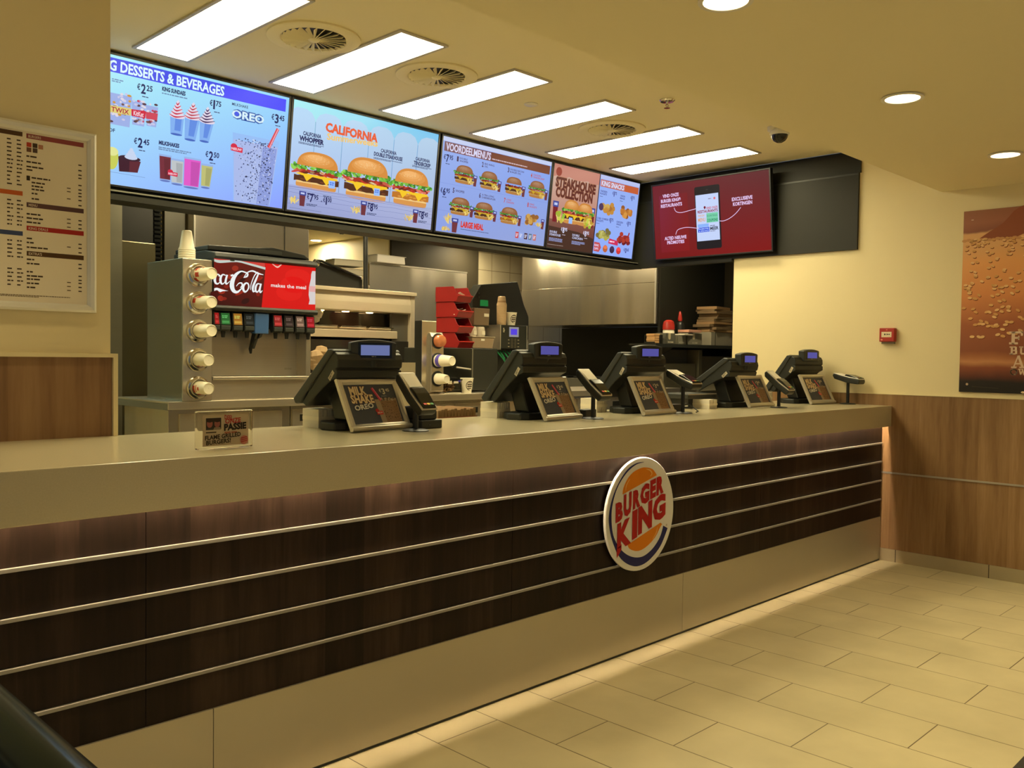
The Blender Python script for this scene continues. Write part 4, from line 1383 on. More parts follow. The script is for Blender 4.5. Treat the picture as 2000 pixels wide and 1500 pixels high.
# ---- card terminals on stands
def terminal(x, y, h, pitch, yaw, label, printer=False):
    t = thing('card_terminal', (x, y, 1.10), label, 'card terminal', 'card terminals beside the registers', R(yaw))
    MB().lathe([(.055, 0), (.055, .003), (.048, .007), (.014, .010)], n=30).build('stand_plate', M['black'], t, smooth=True)
    MB().cyl((0, 0, .008), (0, 0, 1), .011, h - .04).build('stand_post', M['black'], t, smooth=True)
    o = thing_part('terminal_head', t, (0, 0, h), 0)
    o.rotation_euler = (R(pitch), 0, 0)
    # local y: towards the cashier is +, keypad end is -; top is +z
    MB().prism([(-.105, -.030), (-.112, -.012), (-.105, .006), (-.02, .004), (.095, .010), (.102, -.004), (.085, -.026), (-.02, -.036)], -.043, .043, 'x').build('case', M['pos'], o, .006, 3)
    MB().prism([(-.108, .005), (-.100, .012), (-.02, .009), (.096, .015), (.100, .010), (-.02, .003)], -.0435, .0435, 'x').build('silver_rim', M['alu'], o, .002)
    MB().prism([(-.104, .0095), (-.098, .015), (-.03, .024), (.004, .022), (.012, .0095)], -.037, .037, 'x').build('keypad_hood', M['gloss'], o, .004)
    bx(-.034, .034, .014, .088, .010, .0146, 'terminal_screen', M['paper'], o)
    A = Art(0, .0003)
    for r in range(4):
        for c in range(3):
            col = (150, 150, 140) if r else ((206, 50, 36), (230, 190, 50), (60, 150, 60))[c]
            A.rect(-.026 + c * .019, -.004 + r * .016, -.010 + c * .019, .007 + r * .016, col, 1)
    A.build('keys', o, Matrix.Translation((0, -.086, .0181)) @ Matrix.Rotation(R(-6), 4, 'X'))
    return t


terminal(-4.030, .335, .160, 44, 4, 'card terminal on a stand between the leftmost register and the receipt printer')
terminal(-2.845, .375, .180, 38, 0, 'card terminal on a stand right of the second register from the left')
terminal(-2.065, .360, .200, 20, -6, 'card terminal on a stand right of the middle register, tilted nearly flat')
terminal(-1.0, .335, .172, 36, 0, 'card terminal on a stand between the two rightmost registers')
terminal(-.082, .285, .192, 10, -6, 'card terminal lying nearly flat against the cream right wall')

# receipt printer beside the first terminal
t = thing('receipt_printer', (-3.905, .47, 1.10), 'black receipt printer low behind the leftmost card terminal', 'printer', rz=R(4))
bx(-.06, .06, -.085, .085, 0, .036, 'base', M['pos'], t, .004)
MB().prism([(-.07, .036), (.08, .036), (.08, .085), (-.02, .098), (-.07, .075)], -.055, .045, 'x').build('cover', M['black'], t, .008, 3)
bx(-.02, -.008, -.0858, -.085, .012, .020, 'status_light', M['gloss'], t)
# low black boxes near the other terminals
t = thing('junction_box', (-2.795, .46, 1.10), 'small black box behind the second card terminal from the left', 'box', rz=R(6))
bx(-.05, .05, -.03, .03, 0, .042, 'case', M['black'], t, .004)
MB().tube([(.0, .03, .02), (.01, .06, .03), (.03, .10, .004), (-.01, .16, .004)], .0035, 8).build('cable', M['black'], t, smooth=True)
t = thing('junction_box', (-1.985, .475, 1.10), 'small black box with a thin looping cable beside the middle register', 'box', rz=R(-4))
bx(-.04, .04, -.03, .03, 0, .045, 'case', M['black'], t, .004)
MB().tube([(.04, 0, .03), (.08, -.03, .05), (.11, -.05, .03), (.10, -.10, .006), (.04, -.13, .004)], .003, 8).build('cable', M['black'], t, smooth=True)
# cash tray
t = thing('cash_tray', (-1.52, .70, 1.10), 'dark flat cash tray with a bright edge left of the second register from the right', 'cash tray')
bx(-.16, .16, -.12, .10, .062, .092, 'tray', M['pos2'], t, .004)
bx(-.16, .16, -.123, -.12, .086, .092, 'edge_strip', M['alu'], t)
for x in (-.13, .13):
    bx(x - .015, x + .015, -.06, .06, 0, .062, 'tray_foot', M['black'], t)

# napkin packs
PK = [((-4.225, .735), 'beside the leftmost register', 2, 0), ((-3.185, .735), 'beside the second register from the left', 2, 1), ((-2.40, .735), 'between the second and middle registers', 2, 2),
      ((-1.52, .56), 'under the dark cash tray', 2, 3), ((-.48, .745), 'between the two rightmost registers', 2, 4)]
pk = None
for (x, y), where, n, k in PK:
    for i in range(n):
        xx = x + (i - (n - 1) / 2) * .047
        if pk is None:
            pk = thing('napkin_pack', (xx, y, 1.10), '', 'napkins', '')
            b = MB()
            for s in range(9):
                b.box(-.0225 + s * .005, -.0180 + s * .005, -.06 + .001 * (s % 3), .06, 0, .078 - .0015 * (s % 2))
            b.build('napkins', M['paper'], pk)
            bx(-.0232, .0232, -.0612, .061, .030, .046, 'paper_band', M['cup'], pk)
            o = pk
        else:
            o = copy_tree(pk)
        o.location = (xx, y, 1.10)
        if k == 3:
            o.scale = (1, 1, .75)
        o['label'] = ['left', 'second', 'third'][i] + ' upright pack of cream paper napkins ' + where
        o['group'] = 'napkin packs on the counter'
# white upright card behind the first terminal
t = thing('white_card', (-3.75, .74, 1.10), 'plain white upright card standing behind the leftmost card terminal', 'card')
bx(-.045, .045, -.002, .002, 0, .275, 'card', M['cup'], t)
bx(-.045, .045, -.03, .03, 0, .006, 'card_base', M['clear'], t)

# ================================================================== BACK BENCH
t = thing('steel_worktop', (0, 0, 0), 'long steel worktop behind the registers carrying the drink machines', 'worktop')
MB().prism([(2.30, 1.088), (2.315, 1.088), (2.315, 1.12), (3.0, 1.12), (3.0, 1.133), (2.30, 1.133)], -4.175, .79).build('top', M['steel_h'], t, .003)
bx(-4.175, -4.16, 2.315, 3.0, 1.085, 1.12, 'end_flange', M['steel_dark'], t)


def cabinet(x0, x1, label, drawers, hidx=None):
    t = thing('base_cabinet', ((x0 + x1) / 2, 2.345, 0), label, 'cabinet', 'steel base cabinets behind the registers')
    hw = (x1 - x0) / 2
    bx(-hw, hw, 0, .60, 0, 1.087, 'body', M['steel'], t, .002)
    n = drawers
    if not n:
        bx(-hw + .06, hw - .06, -.012, 0, .10, 1.06, 'door', M['steel_h'], t, .003)
        return t
    wd = 2 * hw / n
    for i in range(n):
        cx = -hw + wd * (i + .5)
        d = bx(cx - wd / 2 + .006, cx + wd / 2 - .006, -.014, 0, .86, 1.062, 'drawer', M['steel_h'], t, .003)
        bx(cx - .07, cx + .07, -.016, -.0135, .99, 1.032, 'handle_slot', M['black'], d)
        bx(cx - .07, cx + .07, -.019, -.014, 1.032, 1.037, 'handle_lip', M['alu'], d)
        bx(cx - wd / 2 + .006, cx + wd / 2 - .006, -.014, 0, .60, .85, 'drawer', M['steel_h'], t, .003)
    return t


cabinet(-4.155, -3.385, 'plain steel base cabinet under the soda dispenser', 0)
cabinet(-3.380, -2.36, 'steel base cabinet with slot-handled drawers behind the leftmost register', 4)
cabinet(-2.355, -1.40, 'steel base cabinet with slot-handled drawers below the paper cups', 3)
cabinet(-1.395, .78, 'steel base cabinet with slot-handled drawers below the coffee machine', 6)

# ================================================================== CUP CABINET WITH FIVE CUPS
t = thing('cup_dispenser', (-4.008, 2.30, 1.133), 'tall steel cup dispenser with five cups left of the soda machine', 'cup dispenser')
bx(-.088, .088, .003, .46, 0, .80, 'body', P('satin_side_steel', (.30, .31, .27), .28, metal=.9, var=.05, scale=2), t, .003)
bx(-.086, .086, -.002, .003, .004, .797, 'front_plate', M['steel'], t, .001)
zs = (1.843, 1.686, 1.529, 1.366, 1.209)
for i, z in enumerate(zs):
    MB().lathe([(.040, .012), (.042, .020), (.062, .016), (.066, .006), (.066, 0), (.040, 0)], (0, -.002, z - 1.133), (0, -1, 0), n=36, cap=False).build('cup_ring', M['chrome'], t, smooth=True)
    MB().lathe([(.0445, .012), (.052, .030), (.050, .034), (.043, .016)], (0, -.002, z - 1.133), (0, -1, 0), n=36, cap=False).build('ring_gasket', P('clear_gasket', (.45, .40, .30), .2, spec=.6) if i == 0 else bpy.data.materials['clear_gasket'], t, smooth=True)
ORD = ['topmost', 'second', 'third', 'fourth', 'lowest']
cp = None
for i, z in enumerate(zs):
    if cp is None:
        cp = thing('paper_cup', (0, 0, 0), '', 'cup', 'cups in the tall dispenser')
        MB().lathe([(.0405, .0015), (.0400, .002), (.0330, .165), (.0300, .170), (.0295, .166), (.001, .166)], (0, 0, 0), (0, -1, 0), n=36, cap=False).build('cup_wall', M['cup'], cp, smooth=True)
        b = MB()
        def cp_pt(a, s):
            r_ = .0400 - (.007 / .165) * s + .0004
            return (r_ * math.cos(a), -s, r_ * math.sin(a))
        for a0, a1, s0, s1 in ((1.5, 2.6, .03, .055), (1.4, 2.5, .065, .075), (2.9, 3.6, .045, .085), (1.7, 2.2, .09, .11), (3.7, 4.4, .02, .05)):
            for k in range(6):
                u0, u1 = a0 + (a1 - a0) * k / 6, a0 + (a1 - a0) * (k + 1) / 6
                b.quad(cp_pt(u0, s0), cp_pt(u1, s0), cp_pt(u1, s1), cp_pt(u0, s1))
        b.build('red_print', P('cup_print', (.55, .06, .03), .6), cp)
        o = cp
    else:
        o = copy_tree(cp)
    o.location = (-4.008 + (.0 if i < 3 else -.002), 2.30, z)
    o.scale = (1, 1 if i < 3 else .83, 1)
    o.rotation_euler = (0, [0, 1.2, 2.3, 3.6, 5.0][i], 0)
    o['label'] = ORD[i] + ' paper cup sticking out of the tall steel dispenser, base towards us'
    o['group'] = 'cups in the tall dispenser'
t = thing('cup_stack', (-4.05, 2.345, 1.933), 'upside-down stack of white cups on top of the tall cup dispenser', 'cups')
MB().lathe([(.046, 0), (.045, .055), (.040, .065), (.026, .155), (.022, .158), (.001, .157)], n=30).build('cups', M['cup'], t, smooth=True)
for z in (.012, .024, .036, .048):
    MB().lathe([(.0465, z - .002), (.048, z), (.0465, z + .002)], n=30, cap=False).build('cup_rim', M['cup'], t, smooth=True)

# ================================================================== SODA DISPENSER
t = thing('soda_dispenser', (-3.64, 2.30, 1.133), 'steel soda dispenser with a glowing red and cola picture panel', 'soda dispenser')
bx(-.275, .38, .02, .50, 0, .135, 'base', M['steel_h'], t, .003)
bx(-.275, .345, .0, .02, .118, .138, 'drip_lip', M['steel_h'], t, .004)
bx(-.275, .345, .022, .10, .132, .139, 'drip_grille', M['black'], t)
MB().box(-.275, .38, .13, .50, .135, .52).build('splash_panel', M['steel_h'], t)
bx(.352, .385, .02, .13, .135, .52, 'side_flange', M['steel'], t, .002)
MB().prism([(.06, .512), (-.03, .516), (-.036, .530), (-.030, .546), (.0, .549), (.5, .549), (.5, .512)], -.277, .402).build('lower_trim', M['black'], t, .004)
bx(-.277, .396, .0, .50, .549, .81, 'light_box', M['black'], t)
MB().prism([(.5, .81), (-.016, .81), (-.034, .822), (-.02, .846), (.10, .866), (.5, .866)], -.277, .402).build('upper_trim', M['black'], t, .005)
b = MB()
pts = [(-.277, .866), (.402, .866), (.36, .893), (.25, .905), (.14, .918), (.04, .905), (-.277, .893)]
b.prism(pts, .06, .48, 'y')
b.build('lid', M['black'], t, .006)
bx(-.02, .20, .055, .06, .872, .896, 'lid_handle', M['pos2'], t, .002)
A = Art(1.0, .0004)
A.rect(.014, 0, .685, .275, (214, 24, 22), 1)
cola = screen_mat('cola_panel', (54, 18, 14), (86, 22, 18), (120, 26, 20), (96, 34, 24), .34, .27, .95)
A.poly([(.014, .271), (.334, .276), (.339, .238), (.314, .0), (.014, .0)], cola, 2)
A.poly(smooth([(.014, .260), (.05, .252), (.154, .262), (.237, .250), (.336, .236)], 3) + [(.334, .276), (.014, .272)], (206, 70, 60), 3)
A.poly(smooth([(.014, .248), (.05, .242), (.154, .256), (.237, .244), (.337, .226)], 3) + smooth([(.338, .240), (.237, .256), (.154, .266), (.05, .258), (.014, .261)], 3), (196, 206, 196), 4)
A.ell(.125, .262, .016, .004, (60, 70, 40), 5)
rn = random.Random(4)
for k in range(14):
    A.ell(rn.uniform(.0, .31), rn.uniform(.02, .22), rn.uniform(.012, .03), rn.uniform(.008, .02), rn.choice([(130, 34, 24), (70, 14, 12), (150, 44, 28), (50, 18, 16)]), 3, 10, rot=rn.uniform(0, 90))
WHT = (236, 240, 240)
ST = {'c': ([(.048, .166), (.036, .177), (.023, .166), (.017, .144), (.023, .126), (.036, .123), (.050, .134)], [.012, .006, .012, .016, .012, .008, .003]),
      'a1': ([(.084, .174), (.066, .177), (.054, .161), (.052, .139), (.060, .124), (.073, .129), (.084, .148), (.091, .174)], [.005, .008, .013, .015, .010, .005, .004, .003]),
      'a2': ([(.093, .178), (.084, .144), (.087, .126), (.098, .131), (.110, .143)], [.010, .013, .010, .005, .003]),
      'dot': ([(.115, .174), (.131, .180)], [.010, .010]),
      'C': ([(.209, .200), (.179, .204), (.147, .182), (.127, .147), (.123, .113), (.135, .088), (.159, .084), (.190, .112)], [.008, .008, .018, .026, .028, .022, .012, .004]),
      'Cl': ([(.209, .200), (.222, .193), (.217, .178), (.197, .170)], [.008, .010, .010, .004]),
      'Cc': ([(.150, .116), (.166, .134), (.184, .136), (.187, .121), (.176, .109)], [.003, .006, .009, .009, .005]),
      'sw': ([(.196, .168), (.221, .201), (.254, .212), (.288, .201), (.324, .195)], [.003, .006, .009, .010, .003]),
      'o': ([(.213, .140), (.198, .126), (.193, .105), (.203, .088), (.219, .095), (.229, .116), (.225, .135), (.212, .140)], [.008, .013, .016, .012, .007, .009, .009, .008]),
      'l': ([(.240, .100), (.244, .133), (.262, .179), (.281, .204), (.290, .198), (.276, .165), (.256, .118), (.259, .092), (.273, .100)], [.003, .005, .006, .007, .008, .012, .014, .010, .004]),
      'aa': ([(.305, .138), (.286, .139), (.274, .119), (.274, .097), (.287, .092), (.298, .113), (.307, .138)], [.005, .008, .013, .013, .008, .004, .004]),
      'ab': ([(.309, .142), (.300, .106), (.305, .090), (.318, .102)], [.010, .013, .010, .003])}
for k, (p, wds) in ST.items():
    A.brush(p, wds, WHT, 6)
A.poly(smooth([(.014, .095), (.031, .100), (.063, .092), (.101, .086)], 3) + smooth([(.101, .086), (.066, .082), (.050, .076), (.031, .086), (.014, .080)], 3), WHT, 6)
A.text('makes the meal', .375, .128, .022, (236, 226, 220), .242, .02, 4)
A.poly([(.672, .244), (.660, .243), (.653, .223), (.652, .199), (.638, .142), (.636, .094), (.643, .062), (.636, .036), (.684, .038), (.684, .244)], (214, 206, 204), 3)
A.rect(.640, .115, .684, .150, (226, 170, 166), 4)
A.brush([(.382, .265), (.416, .248), (.440, .262), (.462, .280)], [.002, .010, .006, .002], (240, 190, 170), 4)
for k in range(3):
    A.ell(.56 - .03 * k, .20 - .05 * k, .09, .05, (224, 30, 26), 2, 20)
A.build('picture_panel', t, frame_mat((-.29, -.0125, .527 + .018), (1, 0, 0), (0, 0, 1)))
bx(-.277, .396, -.0115, .0, .545, .82, 'panel_backing', M['black'], t)
# taps
VC = [((-3.896, (200, 40, 36)), 'red'), ((-3.843, (60, 130, 60)), 'green'), ((-3.766, (206, 140, 50)), 'orange'), ((-3.692, (44, 46, 40)), 'dark'),
      ((-3.503, (190, 50, 44)), 'red'), ((-3.427, (70, 54, 44)), 'brown'), ((-3.350, (150, 116, 90)), 'tan'), ((-3.276, (200, 30, 40)), 'red')]
for (x, c), nm in VC:
    hw = .033 if x > -3.89 else .020
    x = x + 3.64
    v = MB().prism([(.13, .512), (.0, .512), (-.012, .44), (-.006, .405), (.02, .398), (.035, .42), (.13, .43)], x - hw, x + hw).build('tap', M['black'], t, .003)
    MB().cyl((x, .02, .40), (0, 0, -1), .014, .036, .010, n=14).build('nozzle', M['black'], v, smooth=True)
    bx(x - hw + .004, x + hw - .004, -.015, -.008, .408, .432, 'push_plate', M['pos2'], v, .002)
    A = Art(.55, .0004)
    A.rect(.007 - hw, 0, hw - .007, .066, c, 1)
    A.dashes(.013 - hw, .050, 2 * hw - .026, .006, tuple(min(255, int(k * 1.5 + 40)) for k in c), 2, 2)
    A.rect(.011 - hw, .008, hw - .011, .022, tuple(min(255, int(k * 1.3 + 20)) for k in c), 2)
    A.build('flavour_label', v, frame_mat((x, -.0135, .438), (1, 0, 0), (0, .15, 1)))
m = P('blue_ice_chute', (.05, .12, .30), .15, spec=.6)
MB().prism([(.13, .512), (-.02, .512), (-.015, .39), (.04, .392), (.06, .43), (.13, .44)], -.020, .072).build('ice_chute', m, t, .006)
MB().prism([(.0, .395), (.05, .395), (.09, .30), (.075, .27), (.06, .33), (.02, .36)], -.004, .012).build('ice_lever', M['black'], t, .003)
MB().prism([(.0, .395), (.05, .395), (.11, .33), (.10, .30), (.06, .36), (.02, .37)], .026, .044).build('ice_lever', M['black'], t, .003)
A = Art(0, .0004)
A.text('SERVEND', 0, 0, .012, (150, 138, 110), .052, 0, 1)
A.build('maker_mark', t, frame_mat((.265, .1295, .175), (1, 0, 0), (0, 0, 1)))

# ================================================================== SECOND CUP DISPENSER
t = thing('cup_dispenser', (-2.24, 2.35, 1.133), 'narrow steel cup dispenser with three cup slots beside the red bins', 'cup dispenser')
bx(-.070, .066, .03, .10, 0, .520, 'body', M['steel'], t, .003)
bx(-.074, -.070, .03, .102, 0, .520, 'edge_seal', M['black'], t)
MB().prism([(.04, 0), (.0, .02), (.0, .41), (.02, .44), (.04, .44)], -.004, .112).build('slot_plate', M['steel'], t, .004)
z3 = (1.512, 1.372, 1.243)
for z in z3:
    MB().lathe([(.046, .004), (.050, .006), (.056, .004), (.056, 0), (.046, 0)], (.054, -.001, z - 1.133), (0, -1, 0), n=30, cap=False).build('slot_ring', M['black'], t, smooth=True)
    MB().cyl((.054, -.0005, z - 1.133), (0, -1, 0), .046, .001).build('slot_hole', M['black'], t)
for i, (z, l, r0, r1) in enumerate(((1.512, .05, .044, .040), (1.372, .155, .044, .034), (1.243, .10, .040, .030))):
    o = thing('paper_cup', (-2.186, 2.347, z), ['orange-brown lid showing in the top slot of the narrow cup dispenser', 'white cup with a violet band in the middle slot of the narrow dispenser', 'plain white cup in the lowest slot of the narrow cup dispenser'][i], 'cup', 'cups in the narrow dispenser')
    if i == 0:
        MB().lathe([(.044, 0), (.044, .030), (.038, .046), (.020, .052), (.001, .053)], (0, 0, 0), (0, -1, 0), n=30).build('lid_dome', P('amber_lid', (.50, .17, .07), .12, spec=.8, var=.3, scale=20), o, smooth=True)
    else:
        MB().lathe([(r0, 0), (r0 + .001, .02), (r1, l - .004), (r1 - .003, l), (r1 - .004, l - .003), (.001, l - .003)], (0, 0, 0), (0, -1, 0), n=30).build('cup_wall', M['cup'], o, smooth=True)
        if i == 1:
            MB().lathe([(r0 + .0015, .018), (r0 - .0005, .052)], (0, 0, 0), (0, -1, 0), n=30, cap=False).build('violet_band', P('violet_print', (.10, .07, .45), .5), o, smooth=True)

# cookie box, cup, ovens
t = thing('cookie_box', (-2.02, 2.42, 1.133), 'clear plastic box of brown cookies on the steel worktop', 'food box')
bx(-.082, .082, -.05, .08, 0, .006, 'box_base', M['white'], t)
b = MB()
rn = random.Random(8)
for k in range(26):
    b.lathe([(.001, -.006), (.020, -.004), (.022, .002), (.012, .007), (.001, .008)], (rn.uniform(-.058, .058), rn.uniform(-.032, .06), .014 + .0028 * k), (rn.uniform(-.6, .6), rn.uniform(-.6, .6), 1), 10)
o = b.build('cookies', P('cookie_crumb', (.20, .11, .045), .8, var=.35, scale=70), t, smooth=True)
o['kind'] = 'stuff'
MB().box(-.083, -.080, -.05, .08, .006, .096).box(.080, .083, -.05, .08, .006, .096).box(-.083, .083, -.052, -.05, .006, .096).box(-.088, .088, -.056, .084, .096, .104).build('clear_case', M['clear'], t)
A = Art(0, .0004)
A.rect(-.05, .070, -.012, .094, (206, 196, 170), 1); A.rect(.004, .074, .050, .090, (214, 204, 180), 1)
A.build('price_tags', t, frame_mat((0, -.0525, 0), (1, 0, 0), (0, 0, 1)))


def crowncup(loc, label, s=1.0, cat='cup'):
    t = thing('paper_cup', loc, label, cat)
    MB().lathe([(.034 * s, 0), (.049 * s, .106 * s), (.051 * s, .108 * s), (.050 * s, .111 * s), (.047 * s, .108 * s), (.033 * s, .006)], n=32).build('cup_wall', M['cup'], t, smooth=True)
    b = MB()
    def q(a, z):
        r_ = (.034 + .015 * z / .106) * s + .0005
        return (r_ * math.cos(a), r_ * math.sin(a), z * s)
    c0 = -PI / 2 - .15
    def arc(a0, a1, z0, z1):
        for k in range(5):
            u0, u1 = a0 + (a1 - a0) * k / 5, a0 + (a1 - a0) * (k + 1) / 5
            b.quad(q(c0 + u0, z0), q(c0 + u1, z0), q(c0 + u1, z1), q(c0 + u0, z1))
    for k in range(16):
        t0, t1 = 2 * PI * k / 20 - .3, 2 * PI * (k + 1) / 20 - .3
        for r0, r1 in ((.62, .74),):
            b.quad(q(c0 + r0 * math.cos(t0), .055 + .036 * r0 / .74 * math.sin(t0)), q(c0 + r1 * math.cos(t0), .055 + .036 * r1 / .74 * math.sin(t0)), q(c0 + r1 * math.cos(t1), .055 + .036 * r1 / .74 * math.sin(t1)), q(c0 + r0 * math.cos(t1), .055 + .036 * r0 / .74 * math.sin(t1)))
    arc(-.42, .42, .078, .084); arc(-.5, .5, .060, .070); arc(-.5, .5, .044, .055); arc(-.40, .40, .030, .038)
    b.build('printed_emblem', P('cup_ink', (.10, .075, .045), .6), t)
    return t


crowncup((-1.838, 2.42, 1.133), 'white paper cup with a dark round emblem standing on the steel worktop')

t = thing('counter_oven', (-1.72, 2.52, 1.133), 'glossy black countertop oven under the red bins', 'oven')
bx(-.27, .30, .0, .46, .012, .335, 'body', M['pos'], t, .006)
bx(-.265, .015, -.006, .0, .02, .33, 'glass_door', M['gloss'], t, .002)
bx(.018, .03, -.008, .0, .02, .33, 'door_edge', M['steel_dark'], t)
MB().tube([(-.16, -.03, .19), (-.02, -.035, .175)], .006, 8).build('door_handle', M['alu'], t, smooth=True)
MB().cyl((-.195, -.006, .24), (0, -1, 0), .006, .003).build('indicator', M['white'], t)
A = Art(.7, .0004)
A.rect(-.12, .080, -.06, .096, (70, 60, 170), 1)
A.build('clock_display', t, frame_mat((0, -.0065, 0), (1, 0, 0), (0, 0, 1)))
for x in (-.24, .27):
    for y in (.03, .42):
        MB().cyl((x, y, 0), (0, 0, 1), .015, .013).build('oven_foot', M['black'], t)

# red bins
BT = ['topmost', 'second', 'third', 'lowest']
BZ = [1.8195, 1.703, 1.5865, 1.470]
rb = None
for i in range(4):
    if rb is None:
        rb = thing('storage_bin', (0, 0, 0), '', 'storage bin', 'red bins on the oven')
        # open-fronted stacking bin: front towards +x side of the mouth at -y
        b = MB()
        b.prism([(.20, 0), (.0, 0), (-.03, .045), (-.012, .060), (.02, .115), (.20, .115)], -.086, -.082)
        b.prism([(.20, 0), (.0, 0), (-.03, .045), (-.012, .060), (.02, .115), (.20, .115)], .082, .086)
        b.box(-.086, .086, .196, .20, 0, .115).box(-.086, .086, 0, .20, 0, .005)
        b.prism([(.0, 0), (-.03, .045), (-.034, .046), (-.006, -.002)], -.086, .086)
        b.build('shell', M['red'], rb, .0015)
        bx(-.088, .088, -.036, -.028, .042, .050, 'front_lip', P('red_plastic_rim', (.55, .03, .025), .3), rb, .002)
        o = rb
    else:
        o = copy_tree(rb)
    o.location = (-1.745 + .006 * i, 2.58, BZ[i])
    o.rotation_euler = (0, 0, R(8))
    o['label'] = BT[i] + ' red open-fronted bin in the stack on the black oven'
    o['group'] = 'red bins on the oven'
for i in range(2):
    rn = random.Random(30 + i)
    b = MB()
    for k in range(14):
        x, y = rn.uniform(-.06, .06), rn.uniform(.0, .10)
        b.box(x - .03, x + .03, y - .004, y + .004, .012 + .004 * k, .018 + .004 * k, Matrix.Rotation(rn.uniform(-.6, .6), 3, 'Z') @ Matrix.Rotation(rn.uniform(-.4, .4), 3, 'Y'), (x, y, .02 + .004 * k))
    o = b.build('sachets', M['cup'])
    o.location = (-1.745 + .006 * i, 2.58, BZ[i])
    o.rotation_euler = (0, 0, R(8))
    tag(o, ['heap of white sachets in the topmost red bin', 'heap of white sachets in the second red bin'][i], 'sachets', 'sachets in the red bins', 'stuff')

# clear boxes of brown lids
m = P('smoky_plastic', (.30, .21, .13), .25, var=.08, scale=5)
t = thing('plastic_tub', (-1.535, 2.62, 1.470), 'low smoky plastic tub beside the lowest red bin on the oven', 'tub')
MB().prism([(-.105, 0), (.105, 0), (.125, .085), (-.115, .085)], -.05, .10, 'y').build('tub', m, t, .004)
MB().prism([(-.118, .085), (.128, .085), (.128, .092), (-.118, .092)], -.056, .106, 'y').build('rim', P('tub_rim', (.42, .34, .24), .3), t, .002)
A = Art(0, .0004); A.rect(-.02, .058, .018, .074, (214, 206, 190), 1); A.build('price_tag', t, frame_mat((0, -.0505, 0), (1, 0, 0), (0, 0, 1)))
for i, (x, l) in enumerate(((-1.590, 'left'), (-1.500, 'right'))):
    t = thing('lid_stack', (x, 2.64, 1.563), l + ' short stack of white lids in the smoky plastic tub', 'lids', 'lid stacks in the plastic tub')
    MB().lathe([(.036, 0), (.038, .05), (.034, .072), (.030, .076), (.001, .076)], n=24).build('lids', P('lid_cream', (.60, .52, .40), .4) if i == 0 else bpy.data.materials['lid_cream'], t, smooth=True)
    bx(-.016, .016, -.041, -.037, .012, .044, 'paper_tag', M['cup'], t)
t = thing('plastic_tub', (-1.50, 2.70, 1.652), 'tall smoky plastic tub above the lid stacks', 'tub')
MB().prism([(-.06, 0), (.105, 0), (.115, .135), (-.055, .135)], -.05, .09, 'y').build('tub', P('smoky_plastic_dark', (.20, .135, .085), .25, var=.1, scale=5), t, .005)
bx(.05, .10, -.054, -.05, .07, .095, 'price_tag', M['cup'], t)
bx(-.10, .115, -.04, .08, -.013, 0, 'shelf_plate', M['gloss'], t)

# coffee machine
t = thing('coffee_machine', (-1.16, 2.60, 1.133), 'black coffee machine with a sloping hood and glowing blue display', 'coffee machine')
bx(-.15, .150, .0, .18, .34, .53, 'control_head', M['pos'], t, .004)
bx(-.15, .150, .10, .18, .012, .34, 'column', M['black'], t)
bx(-.15, .150, -.02, .18, 0, .02, 'drip_base', M['pos'], t, .003)
bx(-.157, -.150, -.002, .18, .33, .53, 'edge_strip', M['alu'], t); bx(.150, .156, -.002, .18, .33, .53, 'edge_strip', M['alu'], t)
A = Art(.9, .0004)
A.rect(-.055, .435, .055, .515, (150, 146, 150), 1)
A.rect(-.038, .452, .036, .500, (90, 70, 226), 2)
A.build('display', t, frame_mat((0, -.0005, 0), (1, 0, 0), (0, 0, 1)))
A = Art(0, .0004)
for r in range(3):
    z = .41 - .027 * r
    for c in (-.022, .016):
        A.line([(c + .008 * math.cos(2 * PI * k / 12), z + .010 * math.sin(2 * PI * k / 12)) for k in range(13)], .002, (150, 140, 110), 1)
    A.dashes(-.068, z, .026, .006, (170, 160, 130), 1); A.dashes(.042, z, .03, .006, (170, 160, 130), 1)
A.dashes(-.125, .50, .02, .008, (190, 180, 150), 1, 3)
A.build('buttons', t, frame_mat((0, -.0005, 0), (1, 0, 0), (0, 0, 1)))
t = thing('coffee_grinder', (-1.09, 2.80, 1.133), 'large black machine with a slanted hood behind the stacked coffee cups', 'coffee machine')
MB().prism([(-.33, .42), (-.33, .735), (-.235, .86), (.19, .912), (.28, .71), (.335, .62), (.335, .42)], .02, .12, 'y').build('hood', M['pos'], t, .006)
bx(-.30, .31, .03, .12, 0, .42, 'body', M['black'], t, .004)
A = Art(.7, .0004)
A.rect(-.245, .685, -.155, .735, (40, 130, 60), 1)
A.ell(-.275, .66, .007, .007, (190, 255, 200), 1)
A.build('status_display', t, frame_mat((0, .0195, 0), (1, 0, 0), (0, 0, 1)))
for z in (.79, .755):
    MB().cyl((-.262, .02, z), (0, -1, 0), .008, .004, n=12).build('button', M['gloss'], t)
t = thing('cup_stack', (-1.245, 2.66, 1.663), 'tall stack of brown coffee cups on the coffee machine', 'cups')
MB().lathe([(.038, 0), (.041, .17), (.036, .18), (.030, .228), (.026, .231), (.001, .231)], n=28).build('cups', P('tan_cups', (.55, .38, .20), .5, var=.05), t, smooth=True)
for k in range(14):
    MB().lathe([(.0385 + .0002 * k, .006 + .0115 * k), (.0405 + .0002 * k, .009 + .0115 * k), (.0385 + .0002 * k, .012 + .0115 * k)], n=28, cap=False).build('cup_rim', bpy.data.materials['tan_cups'], t, smooth=True)
MB().lathe([(.0365, .181), (.0345, .195)], n=28, cap=False).build('brown_top', M['kraft'], t, smooth=True)
crowncup((-1.145, 2.65, 1.663), 'white paper cup with a dark round emblem on top of the coffee machine', .95)
t = thing('green_cable', (-1.20, 2.58, 1.153), 'tangle of green cables and a cream plug below the coffee machine display', 'cable')
rn = random.Random(12)
gm = P('green_cable', (.02, .20, .07), .4)
